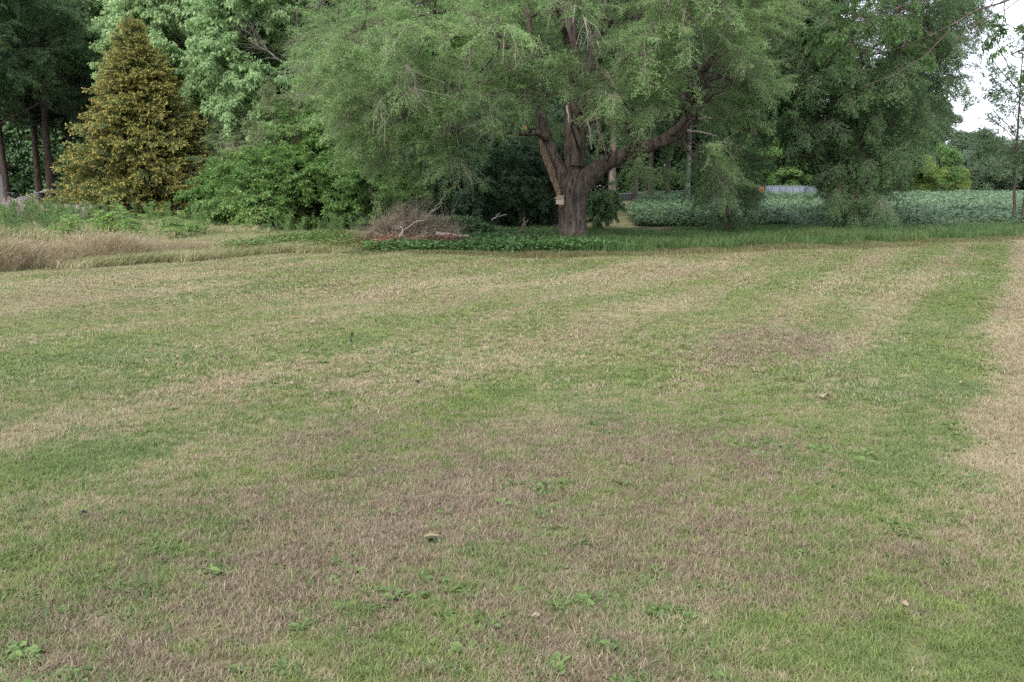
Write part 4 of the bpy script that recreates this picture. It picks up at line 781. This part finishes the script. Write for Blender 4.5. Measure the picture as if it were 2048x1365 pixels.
def leafmat(n, size, leaf, hgt):
    def fn(g, r):
        P = np.concatenate([r.uniform(-size/2, size/2, (n, 2)), hgt*r.random((n, 1))], 1); add_leaves(g, P, rdir(n, r)*[1, 1, .3], unit(np.array([0, 0, 1.])+r.normal(0, .4, (n, 3))), leaf*r.uniform(.6, 1.3, n), leaf*.75*r.uniform(.7, 1.2, n), r.random(n), 0, 0)
    return fn
C_ivy = proto_set('ivy_patch', 4, leafmat(170, .75, .075, .22), [M['ivy_leaf']]); C_vl = proto_set('verge_patch', 4, leafmat(150, .75, .07, .2), [M['verge_leaf']]); C_rust = proto_set('litter_patch', 4, leafmat(150, .7, .075, .10), [M['rust_leaf']])
P = np.concatenate([edge_band(720, 1135, .5, 9, 640), edge_band(1120, 1260, .9, 3, 60)]); P = P[~((np.abs(P[:, 0]+3.1) < 1.65) & (P[:, 1] > 23.6) & (P[:, 1] < 27.2))]
spread('ground_ivy', C_ivy, P, 'dark green ivy carpet left of the big trunk', 'ivy', .8, 1.5)
spread('ground_leaves', C_vl, np.concatenate([edge_band(430, 760, .7, 6.5, 330)]), 'low green and reddening leaves along the thicket edge', 'ground cover', .7, 1.4)
# ivy mound behind
c = W(905, 455, 28.6); th = rng.uniform(0, 6.283, 90); rr = np.sqrt(rng.random(90)); P = np.stack([c[0]+rr*np.cos(th)*1.35, 28.8+rr*np.sin(th)*1., .55*(1-rr**2)+gz(c[0], 28.8)], -1)
o = spread('ivy_mound', C_ivy, P, 'rounded mound grown over with bright ivy right of the brush pile', 'ivy', .8, 1.2); o['kind'] = 'stuff'

# ================================================================== BRUSH PILE
bc = W(815, 480, 26.2); bc[2] = float(gz(bc[0], 26.2)); pile = empty('brush_pile', bc, 'heap of dead brush and rusty leaves at the far lawn edge', 'brush pile')
n = 250; th = rng.uniform(0, 6.283, n); rr = np.sqrt(rng.random(n)); h = 1.0*(1-rr**1.6)*rng.uniform(.35, 1., n)
P = bc+np.stack([rr*np.cos(th)*1.25+.05+.0*h, rr*np.sin(th)*.9, h+.12], -1); D = np.stack([rng.normal(.25, .9, n), rng.normal(-.2, .8, n), rng.normal(.22, .35, n)], -1)
scatter('twigs', P, euler_of(D, rng.uniform(0, 6, n)), rng.uniform(.5, .95, n), C_brush, pile)
n = 70; th = rng.uniform(0, 6.283, n); rr = np.sqrt(rng.random(n)); h = 1.0*(1-rr**1.5)*rng.uniform(.5, 1., n); P = bc+np.stack([rr*np.cos(th)*1.3+.1, rr*np.sin(th)*.9, h+.15], -1)
scatter('bare_sticks', P, euler_of(np.stack([rng.normal(.4, .8, n), rng.normal(-.2, .7, n), rng.normal(.35, .4, n)], -1), rng.uniform(0, 6, n)), rng.uniform(.5, 1., n), C_dead, pile)
n = 120; P = bc+np.stack([rng.normal(.15, .8, n), -1.25+rng.normal(0, .38, n), rng.uniform(.02, .26, n)], -1)
scatter('leaf_litter', P, np.stack([rng.normal(0, .25, n), rng.normal(0, .25, n), rng.uniform(0, 6.283, n)], -1), rng.uniform(.5, 1., n), C_rust, pile)
for pts, wp, mt in [([(788, 484), (802, 466), (830, 444), (850, 440), (868, 418), (882, 402)], [3, 3, 2.5, 2.2, 2, 1.3], 'dead_twig'), ([(800, 470), (815, 478), (824, 490)], [4, 3, 2], 'bleached'), ([(865, 425), (880, 412), (884, 396)], [3, 2, 2], 'dead_twig'), ([(800, 476), (806, 458), (800, 452)], [3, 3, 2], 'bleached')]:
    P, r = trace(pts, 25.2, 25.1, wp); g = Geo(); add_tube(g, P, r, 7); part('branch', g, M[mt], pile, True)
for px, py, L, rz, rad in [(915, 478, 1.1, -.12, .075), (905, 471, .9, -.2, .06), (890, 482, .7, .1, .055), (820, 489, .5, .2, .06)]:
    p = W(px, py, 25.4); d = np.array([math.cos(rz), .25, math.sin(rz)*.6])*L/2; P = np.linspace(p-d, p+d, 7)+rng.normal(0, .012, (7, 3)); P[:, 2] = np.maximum(P[:, 2], .08); g = Geo(); add_tube(g, P, rad*rng.uniform(.85, 1.1, 7), 10); part('log', g, M['elm_bark'] if rad > .06 else M['dead_twig'], pile, True)
for px, py in [(812, 480), (835, 486), (806, 486)]:
    p = W(px, py, 25.2); g = Geo(); add_box(g, p, (.22, .10, .06), 0, rng.uniform(-.6, .6), .2, .3); part('wood_chunk', g, M['bleached'], pile)
def stick(name, label, cat, pts, Y0, Y1, wp, mat, forks=()):
    P, r = trace(pts, Y0, Y1, wp); root = empty(name, P[0], label, cat); g = Geo(); add_tube(g, P, r, 7); part('stem', g, M[mat], root, True)
    for f, wf in forks:
        P, r = trace(f, Y0, Y1, wf); g = Geo(); add_tube(g, P, r, 6); part('fork', g, M[mat], root, True)
stick('dead_branch', 'pale bleached branch poking out of the ivy before the dark bushes', 'branch', [(984, 441), (992, 434), (1002, 432), (1014, 430)], 29, 28.8, [3, 3, 2.4, 1.6], 'dead_twig', [([(990, 436), (996, 430), (999, 427)], [3, 2, 2])])
stick('dead_branch', 'brown crooked branch leaning out of the ivy nearer the trunk', 'branch', [(1034, 470), (1044, 460), (1048, 448), (1048, 436)], 28, 28.4, [6, 5, 4, 3], 'twig', [([(1046, 454), (1053, 445), (1056, 440)], [3, 2, 2])])
stick('standing_twig', 'thin dark twig standing upright alone in the lawn', 'twig', [(701, 684), (702, 674), (704, 667)], 8.95, 8.95, [2.5, 2.5, 2], 'dark_twig', [([(702, 674), (705, 669), (707, 668)], [2, 1.6, 1.4])])

# ================================================================== FENCE, TRAILER, BUILDING
def fence(name, label, pts, mat, top_mat):
    A = [np.array(p) for p in pts]; root = empty(name, (A[0][0], A[0][1], float(gz(A[0][0], A[0][1]))), label, 'fence')
    for a, b_ in zip(A[:-1], A[1:]):
        d = b_-a; L = np.linalg.norm(d[:2]); rz = math.atan2(d[1], d[0]); za, zb = float(gz(a[0], a[1])), float(gz(b_[0], b_[1])); m = (a+b_)/2
        g = Geo(); add_tube(g, [a, b_], .03, 8); part('top_rail', g, top_mat, root, True)
        g = Geo(); hh = m[2]-(za+zb)/2-.08; k = max(2, int(L/.16))
        for i in range(k):
            q = a+(b_-a)*(i+.5)/k; add_box(g, (q[0], q[1], (q[2]+(za+zb)/2)/2-.0), (L/k*.9, .012 if i % 2 else .02, hh), 0, rz)
        part('screen_panel', g, mat, root)
    for p in A:
        z0 = float(gz(p[0], p[1])); g = Geo(); add_tube(g, [(p[0], p[1]-.05, z0-.05), (p[0], p[1]-.05, p[2]+.04)], .042, 9); add_tube(g, [(p[0], p[1]-.05, p[2]+.04), (p[0], p[1]-.05, p[2]+.09)], [.055, .02], 9); part('post', g, top_mat, root, True)
    return root
fence('screened_fence', 'dark screened chain link fence with grey rail behind the tree trunks', [W(px, py, Y) for px, py, Y in [(1160, 390, 82), (1215, 388.5, 82), (1268, 387, 82), (1320, 384.5, 82), (1370, 382, 82), (1420, 379, 82), (1470, 376.5, 82), (1500, 375, 82), (1526, 373.6, 82)]], M['dark_scrim'], M['grey_metal'])
fence('slatted_fence', 'pale grey slatted fence curving behind the crop', [W(px, py, Y) for px, py, Y in [(1530, 372.5, 81), (1545, 372.3, 81), (1560, 372.2, 81.2), (1573, 372.4, 81.4), (1586, 372.8, 81.6), (1600, 372.6, 81.7), (1614, 373, 82), (1626, 374, 82.6), (1638, 376.5, 83.6)]], M['pale_slat'], M['grey_metal'])
p = W(1523, 384, 80.5); og = empty('orange_marker', p, 'small orange frame hanging where the dark and pale fences meet', 'marker')
for bx in [((-.16, 0, 0), (.10, .06, .75)), ((.16, 0, 0), (.10, .06, .75)), ((0, 0, .32), (.22, .06, .11)), ((0, 0, -.32), (.22, .06, .11))]: g = Geo(); add_box(g, *bx); part('bar', g, M['orange'], og, local=True)
g = Geo(); add_box(g, (0, .02, 0), (.22, .02, .53)); part('dark_panel', g, M['dark_scrim'], og, local=True)
# trailer frame
Yt = 46.
tl = W(60, 425, Yt); tl[2] = float(gz(tl[0], Yt)); tr_ = empty('trailer', tl, 'black metal trailer frame with a pale sloping ramp behind the weeds at left', 'trailer')
def bar(name, pts, wp, mat, Y0=Yt, Y1=Yt, sides=6):
    P, r = trace(pts, Y0, Y1, wp); P = np.linspace(P[0], P[-1], 4) if len(pts) == 2 else P; g = Geo(); add_tube(g, P, r[0], sides); return part(name, g, M[mat], tr_)
for pts in [[(12, 404), (13, 386)], [(13, 386), (29, 386)], [(29, 386), (28.5, 404)], [(12, 404), (28.5, 404)]]: bar('gate_bar', pts, [1.8, 1.8], 'black_metal', Yt+1, Yt+1)
bar('ramp_rail', [(11, 405), (76, 385.5)], [1.5, 1.5], 'grey_metal'); bar('ramp_rail', [(14, 408), (78, 389)], [1.5, 1.5], 'grey_metal', Yt+1.2, Yt+1.2); bar('ramp_rail', [(80, 385), (99, 380.5)], [2.6, 2.6], 'grey_metal')
for pts in [[(76, 386), (100, 384)], [(79, 386), (78, 420)], [(101, 382), (102, 420)], [(90, 386), (91, 420)], [(0, 411), (104, 409)], [(102, 398), (118, 398)], [(104, 406), (116, 406)]]: bar('frame_bar', pts, [2.4, 2.4], 'black_metal')
g = Geo(); p = W(88, 411, Yt); add_box(g, p, (2.2, 1.2, .08)); part('deck', g, M['black_metal'], tr_)
for px in (80, 112):
    p = W(px, 418, Yt-.7); g = Geo(); th = np.arange(25)*2*math.pi/24; add_tube(g, p+np.stack([.24*np.cos(th), 0*th, .24*np.sin(th)], -1), .075, 8, cap=False); o = part('wheel', g, M['black_metal'], tr_, True)
    g = Geo(); add_tube(g, [p+[0, -.05, 0], p+[0, .05, 0]], .17, 14); q = part('rim', g, M['grey_metal'], o); q.location = (0, 0, 0)
# white building
p = W(-162, 400, 66); bd = empty('white_building', (p[0], 66, float(gz(p[0], 66))), 'white building just showing at the left edge behind the pines', 'building'); bx = p[0]; z0 = float(gz(bx, 66))
g = Geo(); add_box(g, (bx, 68.5, z0+1.3), (7.2, 5, 2.6)); part('wall', g, M['white_wall'], bd)
g = Geo(); g.add([(bx-3.9, 65.6, z0+2.55), (bx+3.9, 65.6, z0+2.55), (bx+3.9, 71.4, z0+2.55), (bx-3.9, 71.4, z0+2.55), (bx-3.9, 68.5, z0+4.1), (bx+3.9, 68.5, z0+4.1)], [(0, 1, 5, 4), (2, 3, 4, 5)]); g.add([(bx-3.9, 65.6, z0+2.55), (bx-3.9, 71.4, z0+2.55), (bx-3.9, 68.5, z0+4.1)], [(0, 1, 2)]); g.add([(bx+3.9, 65.6, z0+2.55), (bx+3.9, 71.4, z0+2.55), (bx+3.9, 68.5, z0+4.1)], [(0, 2, 1)]); part('roof', g, M['grey_roof'], bd)
for dx in (-1.8, 1.2):
    g = Geo(); add_box(g, (bx+dx, 65.98, z0+1.5), (1.1, .06, 1.0)); o = part('window', g, M['grey_metal'], bd); g = Geo(); add_box(g, (bx+dx, 65.94, z0+1.5), (.95, .03, .85)); q = part('pane', g, M['glass'], o); q.location = (0, 0, 0)
# red tank half hidden
p = W(463, 420, 37.2); p[2] = float(gz(p[0], 37.2)); rd = empty('red_tank', p, 'dark red round topped tank half hidden between cedar and shrubs', 'tank'); g = Geo(); t = np.linspace(0, 1, 16); add_tube(g, np.stack([0*t, 0*t, .12+t*1.42], -1), .17*np.interp(t, [0, .04, .3, .33, .36, .8, .9, .96, 1], [.85, 1, 1, 1.06, 1, 1, .88, .65, .3]), 20); part('body', g, M['red'], rd, True, local=True)
g = Geo(); add_tube(g, [(0, 0, 1.53), (0, 0, 1.59)], [.05, .04], 12); part('cap', g, M['black_metal'], rd, local=True)
for a_ in (.5, 2.6, 4.7): g = Geo(); add_tube(g, [(.12*math.cos(a_), .12*math.sin(a_), 0), (.12*math.cos(a_), .12*math.sin(a_), .16)], .02, 6); part('leg', g, M['black_metal'], rd, local=True)

# ================================================================== SMALL THINGS ON THE LAWN
def rosette(g, r):
    """low leafy clump: spoon shaped leaves on stalks from one crown"""
    n = 30; a = r.uniform(0, 6.283, n); st = np.array([1., r.uniform(.5, 1.)]); L = .085*np.sqrt(r.uniform(.06, 1., n)); w_ = r.uniform(.010, .019, n); up = r.uniform(.15, .9, n)
    H = np.stack([np.cos(a)*st[0], np.sin(a)*st[1], up*.5], -1); S = np.stack([-np.sin(a), np.cos(a), r.normal(0, .3, n)], -1); V = [[0, 0, .004]]; F = []
    for i in range(n):
        q = len(V); m = H[i]*L[i]*.72; V += [m-S[i]*w_[i], H[i]*L[i]*1.1+[0, 0, -.012], m+S[i]*w_[i]]; F.append((0, q, q+1, q+2))
    g.add(V, F, r.random(n))
C_weed = proto_set('lawn_weed', 5, rosette, [M['weed_leaf']])
# clumps one can pick out
WD = [(920, 1190, 1.1), (1080, 965, 1.4), (1035, 1028, 1.), (700, 1140, 1.2), (780, 1195, 1.5), (740, 1215, 1.3), (1140, 1210, 1.5), (1190, 1205, 1.3), (1310, 1225, 1.2), (1350, 1235, 1.), (1810, 1065, 1.6), (1850, 1050, 1.2), (1860, 965, 1.6), (1900, 960, 1.2), (1640, 1115, 1.), (1550, 1020, 1.1), (1560, 1065, 1.), (1740, 920, 1.3), (1530, 885, 1.6), (1490, 885, 1.2), (1630, 865, 1.4), (1720, 900, 1.2), (1640, 900, 1.4), (1900, 855, 1.5), (1480, 830, 1.2), (1170, 848, 1.1), (1380, 815, 1.1), (455, 1150, 1.), (265, 1235, 1.2), (45, 1310, 1.4), (110, 1350, 1.3), (560, 1340, 1.1), (880, 1340, 1.3), (1080, 1340, 1.2), (1240, 1300, 1.2), (1290, 1160, 1.1), (1440, 1180, 1.1), (320, 1075, 1.), (420, 1145, 1.), (180, 1145, 1.), (850, 1075, 1.1), (980, 1260, 1.1)]
src = None
for px, py, s in WD:
    for k in range(9 if s > 1.35 else 6 if s > 1.15 else 4):
        q = G(px+rng.normal(0, 26), py+rng.normal(0, 8)); q[2] = float(gz(q[0], q[1])); me = C_weed.objects[int(rng.integers(0, 5))].data
        o = bpy.data.objects.new('lawn_weed', me); o.location = q; o.rotation_euler = (0, 0, rng.uniform(0, 6.28)); sc = rng.uniform(.32, .75)*(1.25 if py < 1000 else 1.); o.scale = (sc, sc, sc); link(o); tag(o, 'small bright green broadleaf weed growing in the dry lawn', 'weed', 'broadleaf weeds in the lawn')
P = []
for _ in range(900):
    y = 2.3+9*rng.random()**1.3; x = rng.uniform(-.62*y-.5, .62*y+.5); cl = math.sin(x*2.1+3)*math.sin(y*1.7+1)+math.sin(x*.9-y*1.2)
    if cl > .35+rng.normal(0, .5): P.append((x, y, float(gz(x, y))))
P = np.array(P); n = len(P); tag(scatter('clover', P, np.stack([0*P[:, 0], 0*P[:, 0], rng.uniform(0, 6.283, n)], -1), rng.uniform(.35, .8, n), C_weed), 'scattered small clover leaves among the dry grass', 'clover')
M['coarse_blade'] = leaf_mat('coarse_grass_blade', [(0, (.055, .10, .03)), (.6, (.10, .155, .045)), (1, (.17, .22, .07))], .3, .6, pscale=1.5)
P = []
while len(P) < 520:
    y = 2.3+10*rng.random()**1.2; x = rng.uniform(-.62*y-.6, .62*y+.6)
    if math.sin(x*1.3+1.)*math.sin(y*1.1+.4)+.6*math.sin(x*2.7-y*1.9)+rng.normal(0, .45) > .35: P.append((x, y, float(gz(x, y))))
spread('coarse_grass', proto_set('coarse_tuft', 4, tuft_grass(46, .15, .062, .0052, .9), [M['coarse_blade']]), np.array(P), 'coarse dark green grass tufts scattered through the lawn', 'grass', .6, 1.4)
def curled_leaf(g, r):
    for k, (a, L) in enumerate([(0, .10), (.5, .07), (-.6, .06)]): P = np.zeros((1, 3))+[.0, 0, .02]; add_leaves(g, P, np.array([[math.cos(a), math.sin(a), .25]]), np.array([[0, .3, 1.]]), L, L*.5, r.random(), 0, 0, .35, .5, .3)
M['fallen'] = plain('fallen_leaf', (.22, .175, .12), .8, .15, var=.3); M['dark_fallen'] = plain('dark_fallen_leaf', (.02, .016, .015), .8, .15)
FL = [(1645, 798, 1.8, 'fallen', 'pale curled strip of bark lying in the right half of the lawn'), (1815, 1228, .8, 'fallen', 'pale torn leaf beside the green patch at the right bottom'), (176, 1036, .9, 'dark_fallen', 'black crumpled leaf lying in the dry grass at left'), (360, 730, 1., 'fallen', 'pale leaf left of the green band'), (1190, 698, 1.1, 'fallen', 'pale dry leaf in the middle of the lawn'), (1920, 780, 1., 'fallen', 'pale leaf next to the dry strip at right'), (585, 773, 1., 'fallen', 'pale leaf between the two bare tan spots'), (1080, 1245, .7, 'fallen', 'small tan leaf near the bottom middle'), (835, 765, 1., 'dark_fallen', 'dark leaf right of the tan spots'), (1655, 1175, .6, 'dark_fallen', 'dark bit of leaf left of the green patch at the right bottom'), (1320, 772, .9, 'dark_fallen', 'dark leaf on the mower track in the middle right'), (1090, 772, .8, 'fallen', 'pale leaf in front of the big trunk in mid lawn')]
for i, (px, py, s, m, lab) in enumerate(FL):
    q = G(px, py); g = Geo(); curled_leaf(g, np.random.default_rng(i)); o = bpy.data.objects.new('fallen_leaf', g.mesh('fallen_leaf', [M[m]])); o.location = (q[0], q[1], float(gz(q[0], q[1]))+.02); o.rotation_euler = (0, 0, i*1.3+.6); o.scale = (s*.55, s*.55, s*.55); link(o); tag(o, lab, 'leaf')
q = G(862, 1085); cl = empty('bark_piece', (q[0], q[1], float(gz(q[0], q[1]))), 'small tan piece of bark propped over a dark hole in the lawn', 'bark'); g = Geo(); add_tube(g, [(-.03, 0, .03), (0, .006, .036), (.035, 0, .034)], [.006, .008, .004], 7); part('bark', g, M['rust_wood2'], cl, local=True); g = Geo(); add_box(g, (0, .0, .010), (.022, .015, .018)); part('shade_block', g, M['black'], cl, local=True)  # black block stands for the shade of the hole
# strip of mown grass and bare soil seen past the trunk
g = Geo(); Q = region([(1178, 468), (1262, 468), (1262, 452), (1178, 452)], 1); xs = np.linspace(2.6, 7., 14); ys = np.linspace(33.6, 37.5, 10)
grid_mesh('bare_soil', xs, ys, .012, M['soil'])
grid_mesh('back_lawn', np.linspace(2.5, 16, 28), np.linspace(38, 79, 42), .012, M['lawn'])
